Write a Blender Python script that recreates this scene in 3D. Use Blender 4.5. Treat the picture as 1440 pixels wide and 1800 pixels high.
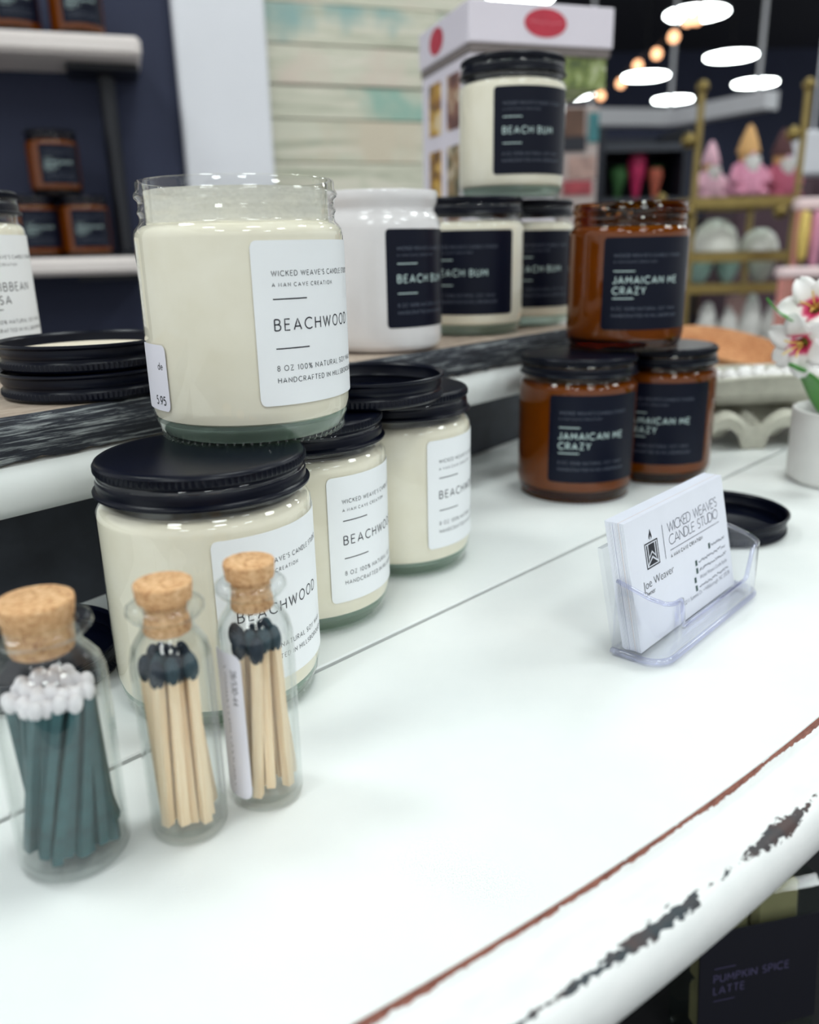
import bpy, math, random
from mathutils import Vector, Matrix

for o in list(bpy.data.objects):
    bpy.data.objects.remove(o)
scene = bpy.context.scene
COL = scene.collection
TZ = 0.76            # height of the table top above the floor; things are laid out from the table top, then lifted

# ------------------------------------------------------------------ camera
F, PITCH, ROLL, HC = 1457.05, math.radians(17.704), math.radians(-1.225), 0.1529   # focal length in px of 1440 x 1800
right0, down0 = Vector((1, 0, 0)), Vector((0, -math.sin(PITCH), -math.cos(PITCH)))
fwd = Vector((0, math.cos(PITCH), -math.sin(PITCH)))
cr, sr = math.cos(ROLL), math.sin(ROLL)
rgt = right0*cr - down0*sr
dwn = right0*sr + down0*cr
cam = bpy.data.cameras.new('camera')
camo = bpy.data.objects.new('camera', cam)
COL.objects.link(camo)
m = Matrix.Identity(4)
for i in range(3):
    m[i][0], m[i][1], m[i][2] = rgt[i], -dwn[i], -fwd[i]
m.translation = (0, 0, HC + TZ)
camo.matrix_world = m
cam.sensor_fit = 'HORIZONTAL'
cam.sensor_width = 36
cam.lens = 36*F/1440
cam.clip_start, cam.clip_end = 0.01, 60
cam.dof.use_dof = True
cam.dof.focus_distance = 0.30
cam.dof.aperture_fstop = 9.5
scene.camera = camo

# ------------------------------------------------------------------ world, exposure, render options
scene.view_settings.view_transform = 'Standard'
scene.view_settings.look = 'None'
scene.view_settings.exposure = 0.40
scene.view_settings.gamma = 1
scene.view_settings.use_curve_mapping = False
world = bpy.data.worlds.new('store_ambient')
scene.world = world
world.use_nodes = True
bg = world.node_tree.nodes['Background']
bg.inputs[0].default_value = (0.93, 0.98, 1.0, 1)
bg.inputs[1].default_value = 0.62  # even ambient fill standing in for light from the unseen store
LAMP_STRENGTH = 15.0
try:
    scene.cycles.transparent_max_bounces = 40
    scene.cycles.max_bounces = 8
    scene.cycles.diffuse_bounces = 3
    scene.cycles.glossy_bounces = 4
    scene.cycles.caustics_reflective = False
    scene.cycles.caustics_refractive = False
    scene.cycles.use_denoising = True
    scene.cycles.sample_clamp_indirect = 6
except Exception:
    pass

R = random.Random(7)
PI = math.pi

def ray(x, y):
    """direction through a pixel of the 1440 x 1800 frame, used to work out where far things stand"""
    a, b = (x-720)/F, (y-900)/F
    return rgt*a + dwn*b + fwd

def at(x, y, Y):
    d = ray(x, y)
    return Vector((0, 0, HC)) + d*(Y/d.y)

def at_z(x, y, z):
    d = ray(x, y)
    return Vector((0, 0, HC)) + d*((z-HC)/d.z)

# ------------------------------------------------------------------ mesh helpers
class MB:
    """collects verts and faces, links them as one mesh object"""
    def __init__(s):
        s.v, s.f, s.uv, s.mi = [], [], None, None
    def add(s, verts, faces):
        n = len(s.v)
        s.v += [tuple(p) for p in verts]
        s.f += [tuple(i+n for i in f) for f in faces]
        return s
    def box(s, c, size, rot=None, bev=0.0):
        hx, hy, hz = size[0]/2, size[1]/2, size[2]/2
        b = min(bev, hx*.9, hy*.9, hz*.9)
        if b <= 0:
            vs = [Vector((x, y, z)) for x in (-hx, hx) for y in (-hy, hy) for z in (-hz, hz)]
            fs = [(0, 1, 3, 2), (4, 6, 7, 5), (0, 4, 5, 1), (2, 3, 7, 6), (0, 2, 6, 4), (1, 5, 7, 3)]
        else:
            vs, ix = [], {}
            for sx in (-1, 1):
                for sy in (-1, 1):
                    for sz in (-1, 1):
                        for ax in range(3):
                            p = [sx*(hx-b), sy*(hy-b), sz*(hz-b)]
                            p[ax] = (sx*hx, sy*hy, sz*hz)[ax]
                            ix[(sx, sy, sz, ax)] = len(vs)
                            vs.append(Vector(p))
            fs = []
            g = (-1, 1)
            for a in g:
                fs.append(tuple(ix[(a, y, z, 0)] for y, z in ((-1, -1), (1, -1), (1, 1), (-1, 1))))
                fs.append(tuple(ix[(x, a, z, 1)] for x, z in ((-1, -1), (1, -1), (1, 1), (-1, 1))))
                fs.append(tuple(ix[(x, y, a, 2)] for x, y in ((-1, -1), (1, -1), (1, 1), (-1, 1))))
            for a in g:
                for c2 in g:
                    fs.append((ix[(a, c2, -1, 0)], ix[(a, c2, 1, 0)], ix[(a, c2, 1, 1)], ix[(a, c2, -1, 1)]))
                    fs.append((ix[(a, -1, c2, 0)], ix[(a, 1, c2, 0)], ix[(a, 1, c2, 2)], ix[(a, -1, c2, 2)]))
                    fs.append((ix[(-1, a, c2, 1)], ix[(1, a, c2, 1)], ix[(1, a, c2, 2)], ix[(-1, a, c2, 2)]))
                    for d in g:
                        fs.append((ix[(a, c2, d, 0)], ix[(a, c2, d, 1)], ix[(a, c2, d, 2)]))
        if rot is not None:
            vs = [rot @ p for p in vs]
        c = Vector(c)
        return s.add([p+c for p in vs], fs)
    def lathe(s, prof, n=48, c=(0, 0, 0), mod=None):
        """prof: (r, z) pairs; r = 0 closes to a point; mod(i_ring, j_seg) -> radius offset"""
        cx, cy, cz = c
        base = len(s.v)
        rows = []
        for i, (r, z) in enumerate(prof):
            if r <= 1e-9:
                rows.append([len(s.v)])
                s.v.append((cx, cy, cz+z))
            else:
                row = []
                for j in range(n):
                    a = 2*PI*j/n
                    rr = r + (mod(i, j) if mod else 0)
                    row.append(len(s.v))
                    s.v.append((cx+rr*math.cos(a), cy+rr*math.sin(a), cz+z))
                rows.append(row)
        for A, B in zip(rows, rows[1:]):
            for j in range(n):
                k = (j+1) % n
                if len(A) == 1 and len(B) == 1:
                    continue
                if len(A) == 1:
                    s.f.append((A[0], B[k], B[j]))
                elif len(B) == 1:
                    s.f.append((A[j], A[k], B[0]))
                else:
                    s.f.append((A[j], A[k], B[k], B[j]))
        return s
    def tube(s, pts, r, n=10, cap=True):
        pts = [Vector(p) for p in pts]
        rs = r if isinstance(r, (list, tuple)) else [r]*len(pts)
        rows = []
        up = None
        for i, p in enumerate(pts):
            d = (pts[min(i+1, len(pts)-1)] - pts[max(i-1, 0)]).normalized()
            if up is None:
                up = Vector((0, 0, 1)) if abs(d.z) < .9 else Vector((1, 0, 0))
            x = d.cross(up).normalized()
            y = x.cross(d).normalized()
            up = y
            row = []
            for j in range(n):
                a = 2*PI*j/n
                row.append(len(s.v))
                s.v.append(tuple(p + (x*math.cos(a)+y*math.sin(a))*rs[i]))
            rows.append(row)
        for A, B in zip(rows, rows[1:]):
            for j in range(n):
                k = (j+1) % n
                s.f.append((A[j], B[j], B[k], A[k]))
        if cap:
            s.f.append(tuple(rows[0]))
            s.f.append(tuple(reversed(rows[-1])))
        return s
    def ball(s, c, rad, n=14, k=9):
        rx, ry, rz = rad if isinstance(rad, (tuple, list)) else (rad,)*3
        b = len(s.v)
        s.lathe([(0 if i in (0, k) else math.sin(PI*i/k), -math.cos(PI*i/k)) for i in range(k+1)], n)
        for i in range(b, len(s.v)):
            x, y, z = s.v[i]
            s.v[i] = (c[0]+x*rx, c[1]+y*ry, c[2]+z*rz)
        return s
    def prism(s, poly, z0, z1):
        n = len(poly)
        b = len(s.v)
        s.v += [(x, y, z0) for x, y in poly] + [(x, y, z1) for x, y in poly]
        s.f.append(tuple(b+i for i in reversed(range(n))))
        s.f.append(tuple(b+n+i for i in range(n)))
        for i in range(n):
            k = (i+1) % n
            s.f.append((b+i, b+k, b+n+k, b+n+i))
        return s
    def mesh(s, name, smooth=False, angle=None):
        me = bpy.data.meshes.new(name)
        me.from_pydata(s.v, [], s.f)
        if smooth:
            me.polygons.foreach_set('use_smooth', [True]*len(me.polygons))
            if angle:
                me.set_sharp_from_angle(angle=math.radians(angle))
        me.update()
        return me
    def build(s, name, material, parent=None, smooth=False, angle=None, loc=None, rot=None):
        return obj(name, s.mesh(name, smooth, angle), material, parent, loc, rot)

def obj(name, me, material=None, parent=None, loc=None, rot=None):
    if material is not None and len(me.materials) == 0:
        me.materials.append(material)
    o = bpy.data.objects.new(name, me)
    COL.objects.link(o)
    if parent is not None:
        o.parent = parent
    if loc is not None:
        o.location = loc
    if rot is not None:
        o.rotation_euler = rot
    return o

def tag(o, label=None, cat=None, group=None, kind=None):
    if label: o['label'] = label
    if cat: o['category'] = cat
    if group: o['group'] = group
    if kind: o['kind'] = kind
    return o

def thing(name, label, cat, loc=(0, 0, 0), rz=0.0, group=None, rot=None):
    o = bpy.data.objects.new(name, None)
    COL.objects.link(o)
    o.empty_display_size = .01
    o.location = loc
    o.rotation_euler = rot if rot else (0, 0, rz)
    return tag(o, label, cat, group)

def rotz(a):
    return Matrix.Rotation(a, 3, 'Z')

# ------------------------------------------------------------------ materials
def lin(r, g, b):
    def c(x):
        x /= 255
        return x/12.92 if x <= .04045 else ((x+.055)/1.055)**2.4
    return (c(r), c(g), c(b), 1)

class NT:
    def __init__(s, name):
        s.m = bpy.data.materials.new(name)
        s.m.use_nodes = True
        s.t = s.m.node_tree
        s.t.nodes.clear()
        s.out = s.t.nodes.new('ShaderNodeOutputMaterial')
    def n(s, typ, ins=None, **kw):
        nd = s.t.nodes.new(typ)
        for k, v in kw.items():
            setattr(nd, k, v)
        for k, v in (ins or {}).items():
            s.set(nd.inputs[k], v)
        return nd
    def set(s, sock, v):
        if isinstance(v, bpy.types.NodeSocket):
            s.t.links.new(v, sock)
        elif isinstance(v, bpy.types.Node):
            s.t.links.new(v.outputs[0], sock)
        else:
            sock.default_value = v
    def ramp(s, fac, stops):
        r = s.n('ShaderNodeValToRGB', {0: fac})
        e = r.color_ramp.elements
        while len(e) < len(stops):
            e.new(.5)
        for x, (p, c) in zip(e, stops):
            x.position, x.color = p, c
        return r
    def math(s, op, a, b=0.0, c=0.0):
        return s.n('ShaderNodeMath', {0: a, 1: b, 2: c}, operation=op)
    def mix(s, f, a, b):
        nd = s.n('ShaderNodeMix', data_type='RGBA')
        s.set(nd.inputs[0], f); s.set(nd.inputs[6], a); s.set(nd.inputs[7], b)
        return nd.outputs[2]
    def noise(s, scale, detail=4, rough=.55, vec=None, dist=0.0):
        ins = {'Scale': scale, 'Detail': detail, 'Roughness': rough, 'Distortion': dist}
        if vec is not None: ins['Vector'] = vec
        return s.n('ShaderNodeTexNoise', ins)
    def coord(s, which='Object', scale=(1, 1, 1), rz=0.0):
        tc = s.n('ShaderNodeTexCoord')
        mp = s.n('ShaderNodeMapping', {'Vector': tc.outputs[which], 'Scale': scale, 'Rotation': (0, 0, rz)})
        return mp.outputs[0]
    def bump(s, h, strength=.2, dist=.001):
        return s.n('ShaderNodeBump', {'Height': h, 'Strength': strength, 'Distance': dist}).outputs[0]
    def pbr(s, color, rough=.5, **kw):
        ins = {'Base Color': color, 'Roughness': rough}
        ins.update({k.replace('_', ' '): v for k, v in kw.items()})
        p = s.n('ShaderNodeBsdfPrincipled', ins)
        s.t.links.new(p.outputs[0], s.out.inputs[0])
        return p

def plain(name, rgb, rough=.5, var=.06, scale=60, **kw):
    """one colour with a faint procedural mottling"""
    t = NT(name)
    c = lin(*rgb)
    nz = t.noise(scale, 3, vec=t.coord())
    lo = tuple(x*(1-var) for x in c[:3]) + (1,)
    hi = tuple(min(1, x*(1+var)) for x in c[:3]) + (1,)
    t.pbr(t.ramp(nz, [(.3, lo), (.7, hi)]).outputs[0], rough, **kw)
    return t.m

def thin_glass(name, tint=(1, 1, 1), rough=.02, ior=1.45, gain=1.0, edge=None):
    """thin wall glass: clear straight through, mirror-like by its Fresnel reflection"""
    t = NT(name)
    tr = t.n('ShaderNodeBsdfTransparent', {'Color': tint + (1,)})
    face = t.n('ShaderNodeLayerWeight', {'Blend': .5}).outputs[1]
    if edge:
        t.set(tr.inputs[0], t.mix(t.math('POWER', face, 3.0).outputs[0], tint + (1,), edge + (1,)))
    gl = t.n('ShaderNodeBsdfGlossy', {'Color': (1, 1, 1, 1), 'Roughness': rough})
    f0 = ((ior-1)/(ior+1))**2
    fac = t.math('MULTIPLY_ADD', t.math('POWER', face, 5.0), (1-f0)*gain, f0*gain)
    mx = t.n('ShaderNodeMixShader', {0: fac, 1: tr, 2: gl})
    t.t.links.new(mx.outputs[0], t.out.inputs[0])
    return t.m

M = {}
M['jar_glass'] = thin_glass('jar_glass', (.996, .997, .993), .03, 1.5, edge=(.93, .95, .92))
M['vial_glass'] = thin_glass('vial_glass', (.995, .997, .995), .02, 1.42, 1.0, edge=(.66, .71, .69))
M['amber_glass'] = thin_glass('amber_glass', (.64, .36, .08), .04, 1.5, edge=(.34, .13, .02))
M['acrylic'] = thin_glass('acrylic', (.975, .978, .988), .04, 1.5, 1.6, edge=(.88, .89, .97))
M['shelf_glass'] = thin_glass('shelf_glass', (.85, .92, .88), .05, 1.5)

def wax_mat():
    t = NT('soy_wax')
    nz = t.noise(70, 3, vec=t.coord())
    c = t.ramp(nz, [(.3, lin(240, 233, 212)), (.75, lin(246, 240, 222))]).outputs[0]
    t.pbr(c, .5, Specular_IOR_Level=.3)
    return t.m
M['wax'] = wax_mat()

def base_glass():
    t = NT('green_base_glass')
    gl = t.n('ShaderNodeBsdfGlossy', {'Roughness': .06})
    tr = t.n('ShaderNodeBsdfTransparent', {'Color': (.80, .90, .84, 1)})
    df = t.n('ShaderNodeBsdfTranslucent', {'Color': (.80, .92, .85, 1)})
    a = t.n('ShaderNodeMixShader', {0: .6, 1: tr, 2: df})
    fr = t.math('MULTIPLY_ADD', t.math('POWER', t.n('ShaderNodeLayerWeight', {'Blend': .5}).outputs[1], 5.0), .95, .05)
    b = t.n('ShaderNodeMixShader', {0: fr, 1: a, 2: gl})
    t.t.links.new(b.outputs[0], t.out.inputs[0])
    return t.m
M['base_glass'] = base_glass()
M['amber_base'] = thin_glass('amber_base_glass', (.4, .16, .05), .05, 1.5)

def lid_mat():
    t = NT('black_lid_metal')
    nz = t.noise(900, 2, vec=t.coord())
    nz2 = t.noise(35, 4, vec=t.coord())
    c = t.ramp(nz2, [(.35, lin(3, 6, 20)), (.75, lin(6, 10, 27))]).outputs[0]
    t.pbr(c, .32, Specular_IOR_Level=.22, Normal=t.bump(nz, .06, .0002))
    return t.m
M['lid'] = lid_mat()
M['liner'] = plain('cream_liner', (228, 216, 196), .6)
M['label_white'] = plain('white_label_paper', (248, 250, 252), .45, .01)
M['label_dark'] = plain('slate_label_paper', (11, 16, 33), .38, .04, Specular_IOR_Level=.18)
M['ink'] = plain('black_ink', (16, 20, 34), .5, .05)
M['ink_grey'] = plain('grey_ink', (92, 96, 112), .5, .05)
M['ink_silver'] = plain('silver_ink', (188, 208, 206), .35, .05)
M['ink_dim'] = plain('dim_silver_ink', (96, 104, 120), .4, .05)
M['sticker'] = plain('sticker_paper', (232, 230, 240), .5, .02)
M['ceramic'] = plain('white_ceramic', (232, 228, 228), .18, .02, Coat_Weight=.4)

def cork_mat():
    t = NT('cork')
    v = t.n('ShaderNodeTexVoronoi', {'Scale': 900, 'Vector': t.coord()})
    nz = t.noise(420, 5, .7, vec=t.coord())
    f = t.math('ADD', t.math('MULTIPLY', v.outputs[0], .35), t.math('MULTIPLY', nz, .8))
    c = t.ramp(f, [(.3, lin(140, 88, 52)), (.5, lin(206, 156, 108)), (.8, lin(238, 198, 152))]).outputs[0]
    t.pbr(c, .85, Normal=t.bump(nz, .5, .0006))
    return t.m
M['cork'] = cork_mat()

def matchwood():
    t = NT('match_wood')
    nz = t.noise(30, 4, vec=t.coord(scale=(40, 40, 2)))
    t.pbr(t.ramp(nz, [(.3, lin(238, 206, 164)), (.7, lin(252, 232, 200))]).outputs[0], .65)
    return t.m
M['match_wood'] = matchwood()
M['match_green'] = plain('teal_match_stick', (44, 86, 90), .6, .25, 200)
M['tip_black'] = plain('black_match_tip', (26, 40, 54), .75, .3, 900)
M['tip_white'] = plain('white_match_tip', (236, 233, 236), .7, .04, 900)

def paint_mat():
    t = NT('white_chalk_paint')
    v = t.coord()
    n1 = t.noise(9, 5, .6, vec=v)
    n2 = t.noise(160, 4, .6, vec=v)
    n3 = t.noise(38, 6, .65, vec=v)
    c = t.ramp(n1, [(.3, lin(232, 236, 235)), (.7, lin(243, 245, 243))]).outputs[0]
    chips = t.ramp(n3, [(.735, (0, 0, 0, 1)), (.765, (1, 1, 1, 1))]).outputs[0]
    c = t.mix(t.math('MULTIPLY', chips, .4).outputs[0], c, lin(176, 160, 150))
    t.pbr(c, .38, Normal=t.bump(n2, .05, .0004), Specular_IOR_Level=.35)
    return t.m
M['paint'] = paint_mat()

def rim_mat():
    """painted table edge: u runs along the edge in metres, v across the moulding; paint is rubbed off on its arrises"""
    t = NT('worn_painted_edge')
    uv = t.n('ShaderNodeUVMap', uv_map='edge').outputs[0]
    sp = t.n('ShaderNodeSeparateXYZ', {0: uv})
    u, v = sp.outputs[0], sp.outputs[1]
    vec = t.n('ShaderNodeCombineXYZ', {0: u, 1: v}).outputs[0]
    str_ = t.n('ShaderNodeMapping', {'Vector': vec, 'Scale': (1, 2.2, 1)}).outputs[0]
    big = t.noise(22, 3, .5, vec=t.n('ShaderNodeMapping', {'Vector': vec, 'Scale': (1, .3, 1)}).outputs[0])
    fine = t.noise(260, 5, .65, vec=str_)
    def band(v0, w, thr, k, kb):
        d = t.math('DIVIDE', t.math('ABSOLUTE', t.math('SUBTRACT', v, v0)), w)
        a = t.math('SUBTRACT', 1.0, d)
        a = t.math('ADD', a, t.math('MULTIPLY', t.math('SUBTRACT', fine, .5), k))
        a = t.math('ADD', a, t.math('MULTIPLY', t.math('SUBTRACT', big, .5), kb))
        return t.n('ShaderNodeMapRange', {0: a, 1: thr, 2: thr+.06}).outputs[0]
    b1 = band(.0011, .0021, .42, 1.7, 3.0)
    b2 = band(.0198, .0028, .55, 2.6, 4.0)
    base = t.ramp(t.noise(60, 4, vec=str_), [(.3, lin(232, 234, 233)), (.7, lin(242, 242, 241))]).outputs[0]
    brown = t.ramp(fine, [(.35, lin(112, 62, 50)), (.7, lin(160, 104, 88))]).outputs[0]
    dark = t.ramp(t.noise(60, 3, vec=vec), [(.42, lin(52, 60, 66)), (.6, lin(78, 62, 60))]).outputs[0]
    c = t.mix(b1, base, brown)
    c = t.mix(b2, c, dark)
    t.pbr(c, .4, Specular_IOR_Level=.35, Normal=t.bump(t.math('SUBTRACT', fine, t.math('ADD', b1, b2)), .12, .0006))
    return t.m
M['rim'] = rim_mat()

GROOVE = math.radians(45.8)     # direction the table boards run
RISER = math.radians(48.0)

def weathered(name, dark, mid, pale, rz, k=1.0):
    t = NT(name)
    vec = t.coord(scale=(1, 1, 1), rz=-rz)
    st = t.n('ShaderNodeMapping', {'Vector': vec, 'Scale': (45, 330, 900)}).outputs[0]
    f = t.noise(1.0, 6, .7, vec=st, dist=.4)
    st2 = t.n('ShaderNodeMapping', {'Vector': vec, 'Scale': (7, 40, 50)}).outputs[0]
    g = t.noise(1.0, 4, .6, vec=st2)
    s = t.math('ADD', t.math('MULTIPLY', f, .75*k), t.math('MULTIPLY', g, .35))
    c = t.ramp(s, [(.42, dark), (.56, mid), (.72, pale)]).outputs[0]
    t.pbr(c, .75, Normal=t.bump(f, .5, .0015))
    return t.m
M['riser_top'] = weathered('weathered_tan_wood', lin(120, 106, 96), lin(176, 158, 142), lin(206, 192, 176), 0)
M['riser_front'] = weathered('charred_grey_wood', lin(20, 22, 30), lin(44, 48, 58), lin(190, 196, 196), 0, 1.0)

# ------------------------------------------------------------------ lettering: a single-line alphabet drawn as thin ribbons
def arc(cx, cy, rx, ry, a0, a1, n=10):
    return [(cx+rx*math.cos(math.radians(a0+(a1-a0)*i/n)), cy+ry*math.sin(math.radians(a0+(a1-a0)*i/n))) for i in range(n+1)]
G = {
 'A': (.78, [[(0, 0), (.39, 1), (.78, 0)], [(.13, .3), (.65, .3)]]),
 'B': (.56, [[(0, 0), (0, 1)], [(0, 1)]+arc(.27, .77, .23, .23, 90, -90)+[(0, .54)], [(0, .54)]+arc(.29, .27, .27, .27, 90, -90)+[(0, 0)]]),
 'C': (.82, [arc(.5, .5, .5, .5, 48, 312, 16)]),
 'D': (.72, [[(0, 0), (0, 1)], [(0, 1)]+arc(.24, .5, .48, .5, 90, -90, 14)+[(0, 0)]]),
 'E': (.5, [[(.5, 1), (0, 1), (0, 0), (.5, 0)], [(0, .53), (.45, .53)]]),
 'F': (.48, [[(.48, 1), (0, 1), (0, 0)], [(0, .5), (.42, .5)]]),
 'G': (.86, [arc(.5, .5, .5, .5, 48, 350, 16)+[(.99, .46), (.6, .46)]]),
 'H': (.68, [[(0, 0), (0, 1)], [(.68, 0), (.68, 1)], [(0, .53), (.68, .53)]]),
 'I': (.02, [[(.01, 0), (.01, 1)]]),
 'J': (.4, [[(.4, 1), (.4, .2)]+arc(.2, .2, .2, .2, 0, -170, 8)]),
 'K': (.6, [[(0, 0), (0, 1)], [(.58, 1), (.02, .45)], [(.2, .62), (.62, 0)]]),
 'L': (.45, [[(0, 1), (0, 0), (.45, 0)]]),
 'M': (.86, [[(0, 0), (.06, 1), (.43, .25), (.8, 1), (.86, 0)]]),
 'N': (.74, [[(0, 0), (0, 1), (.74, 0), (.74, 1)]]),
 'O': (.9, [arc(.45, .5, .45, .5, 0, 360, 20)]),
 'P': (.54, [[(0, 0), (0, 1)]+arc(.27, .74, .26, .26, 90, -90)+[(0, .48)]]),
 'R': (.58, [[(0, 0), (0, 1)]+arc(.28, .74, .26, .26, 90, -90)+[(0, .48)], [(.26, .48), (.58, 0)]]),
 'S': (.52, [arc(.27, .75, .24, .25, 40, 270, 10)[:-1]+arc(.25, .25, .26, .25, 90, -140, 10)]),
 'T': (.6, [[(0, 1), (.6, 1)], [(.3, 1), (.3, 0)]]),
 'U': (.66, [[(0, 1), (0, .33)]+arc(.33, .33, .33, .33, 180, 360, 10)+[(.66, 1)]]),
 'V': (.76, [[(0, 1), (.38, 0), (.76, 1)]]),
 'W': (1.1, [[(0, 1), (.28, 0), (.55, 1), (.82, 0), (1.1, 1)]]),
 'X': (.64, [[(0, 1), (.64, 0)], [(0, 0), (.64, 1)]]),
 'Y': (.66, [[(0, 1), (.33, .46), (.66, 1)], [(.33, .46), (.33, 0)]]),
 'Z': (.62, [[(0, 1), (.6, 1), (0, 0), (.62, 0)]]),
 '0': (.6, [arc(.3, .5, .3, .5, 0, 360, 18)]),
 '1': (.22, [[(0, .82), (.22, 1), (.22, 0)]]),
 '2': (.52, [arc(.26, .74, .26, .26, 170, -30, 9)+[(0, 0), (.54, 0)]]),
 '3': (.5, [arc(.24, .76, .23, .24, 150, -90, 9), arc(.24, .27, .26, .27, 90, -150, 9)]),
 '4': (.6, [[(.46, 0), (.46, 1), (0, .28), (.6, .28)]]),
 '5': (.5, [[(.46, 1), (.1, 1), (.06, .56)]+arc(.24, .32, .26, .32, 110, -140, 10)]),
 '6': (.54, [arc(.27, .3, .27, .3, 0, 360, 16), [(.02, .4), (.36, 1)]]),
 '8': (.5, [arc(.25, .76, .21, .24, 0, 360, 14), arc(.25, .27, .25, .27, 0, 360, 14)]),
 '9': (.54, [arc(.27, .7, .27, .3, 0, 360, 16), [(.52, .6), (.2, 0)]]),
 '%': (.8, [arc(.17, .78, .16, .21, 0, 360, 12), arc(.63, .22, .16, .21, 0, 360, 12), [(.68, 1), (.12, 0)]]),
 "'": (.05, [[(.04, 1.02), (.02, .74)]]),
 '.': (.06, [[(0, 0), (.05, 0)]]),
 '-': (.3, [[(0, .42), (.3, .42)]]),
 '/': (.4, [[(0, -.05), (.4, 1.05)]]),
 '$': (.52, [arc(.27, .75, .24, .25, 40, 270, 10)[:-1]+arc(.25, .25, .26, .25, 90, -140, 10), [(.26, 1.12), (.26, -.12)]]),
 'd': (.5, [arc(.24, .3, .24, .3, 0, 360, 14), [(.5, 1), (.5, 0)]]),
 'e': (.5, [[(.01, .32), (.49, .32)]+arc(.25, .3, .24, .3, 5, 315, 12)]),
}

def text_strokes(s, x, y, h, track=.32):
    out = []
    for ch in s:
        if ch == ' ':
            x += h*.5
            continue
        w, st = G[ch]
        for pl in st:
            out.append([(x+px*h, y+py*h) for px, py in pl])
        x += (w+track)*h
    return out, x

def text_width(s, h, track=.32):
    return text_strokes(s, 0, 0, h, track)[1] - track*h

def ribbons(mb, lines, w, fmap, step=.0012):
    """thin ribbons of width w along 2-D polylines, put in space by fmap(s, t)"""
    for pl in lines:
        pts = [pl[0]]
        for a, b in zip(pl, pl[1:]):
            L = math.hypot(b[0]-a[0], b[1]-a[1])
            k = max(1, int(L/step))
            pts += [(a[0]+(b[0]-a[0])*i/k, a[1]+(b[1]-a[1])*i/k) for i in range(1, k+1)]
        n = len(pts)
        row = []
        for i, p in enumerate(pts):
            a, b = pts[max(i-1, 0)], pts[min(i+1, n-1)]
            dx, dy = b[0]-a[0], b[1]-a[1]
            L = math.hypot(dx, dy) or 1e-9
            nx, ny = -dy/L*w/2, dx/L*w/2
            row.append((fmap(p[0]+nx, p[1]+ny), fmap(p[0]-nx, p[1]-ny)))
        b0 = len(mb.v)
        for l, r_ in row:
            mb.v += [l, r_]
        for i in range(n-1):
            mb.f.append((b0+2*i, b0+2*i+1, b0+2*i+3, b0+2*i+2))
    return mb

# ------------------------------------------------------------------ candle jars
RJ = .0365               # jar body radius
HJ = .0883               # height of a lidded jar
JAR_OUT = [(.0318, .0004), (.0328, 0), (.0336, .0008), (.0338, .0022), (.0346, .0040), (.0359, .0068), (.0365, .0105), (.0365, .0690),
           (.0362, .0712), (.0352, .0726), (.0343, .0734), (.0339, .0744), (.0339, .0762), (.0344, .0770), (.0344, .0776), (.0339, .0784),
           (.0339, .0808), (.0348, .0818), (.0351, .0827), (.0347, .0836), (.0341, .0843), (.0341, .0866), (.0337, .0874)]
JAR_IN = [(.0325, .0874), (.0318, .0866), (.0318, .0739)]

def knurl_base(i, j):
    return (.0008 if (j//2) % 2 else -.0006) if i in (1, 2) else 0

def jar_glass_mesh(name, base_mat, body_mat):
    n = 288
    mb = MB()
    mb.lathe(JAR_OUT + JAR_IN, n, mod=knurl_base)
    me = mb.mesh(name, True, 50)
    me.materials.append(body_mat)
    return me

def jar_foot_mesh(name):
    """the thick glass bottom seen under the wax"""
    n = 96
    mb = MB()
    mb.lathe([(0, .0008), (.031, .0008), (.0332, .0020), (.0342, .0040), (.0352, .0062), (.0342, .0068), (0, .0068)], n)
    return mb.mesh(name, True, 40)

def wax_mesh():
    mb = MB()
    mb.lathe([(0, .0071), (.0335, .0071), (.0352, .0080), (.0360, .0108), (.0361, .0125), (.0361, .0688), (.0357, .0708), (.0346, .0720), (.0334, .0728), (.0315, .0734), (.0306, .0731), (.012, .0728), (0, .0728)], 72)
    return mb.mesh('wax_fill', True, 40)

LID_H = .0112
def lid_mesh():
    """screw lid, standing as on a jar: flange at z = 0, flat top at z = LID_H"""
    n = 220
    prof = [(0, LID_H), (.0318, LID_H), (.0341, LID_H-.0001), (.0349, LID_H-.0006), (.0353, LID_H-.0014),
            (.0354, LID_H-.0016), (.0354, LID_H-.0034), (.0350, LID_H-.0040), (.0344, LID_H-.0047), (.0344, LID_H-.0054), (.0350, LID_H-.0062),
            (.0353, LID_H-.0072), (.0352, LID_H-.0084), (.0352, .0018), (.0360, .0014), (.0365, .0008), (.0364, .0001), (.0358, -.0002),
            (.0352, .0002), (.0346, .0010), (.0346, .0050), (.0339, .0060), (.0346, .0070), (.0344, LID_H-.0016), (.0330, LID_H-.0010), (0, LID_H-.0010)]
    mb = MB()
    mb.lathe(prof, n, mod=lambda i, j: (-.0005 if j % 2 else .0002) if i in (5, 6) else 0)
    return mb.mesh('jar_lid', True, 35)

ME_CLEAR = jar_glass_mesh('clear_jar_glass', None, M['jar_glass'])
ME_AMBER = jar_glass_mesh('amber_jar_glass', None, M['amber_glass'])
ME_FOOT = jar_foot_mesh('jar_foot'); ME_FOOT.materials.append(M['base_glass'])
ME_AFOOT = jar_foot_mesh('amber_foot'); ME_AFOOT.materials.append(M['amber_base'])
ME_WAX = wax_mesh(); ME_WAX.materials.append(M['wax'])
M['wax_amber'] = plain('darker_brown_wax', (160, 134, 100), .5, .08, 70)  # wax coloured darker in the amber jars than in the clear ones
ME_WAXA = wax_mesh(); ME_WAXA.materials.append(M['wax_amber'])
ME_LID = lid_mesh(); ME_LID.materials.append(M['lid'])

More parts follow.
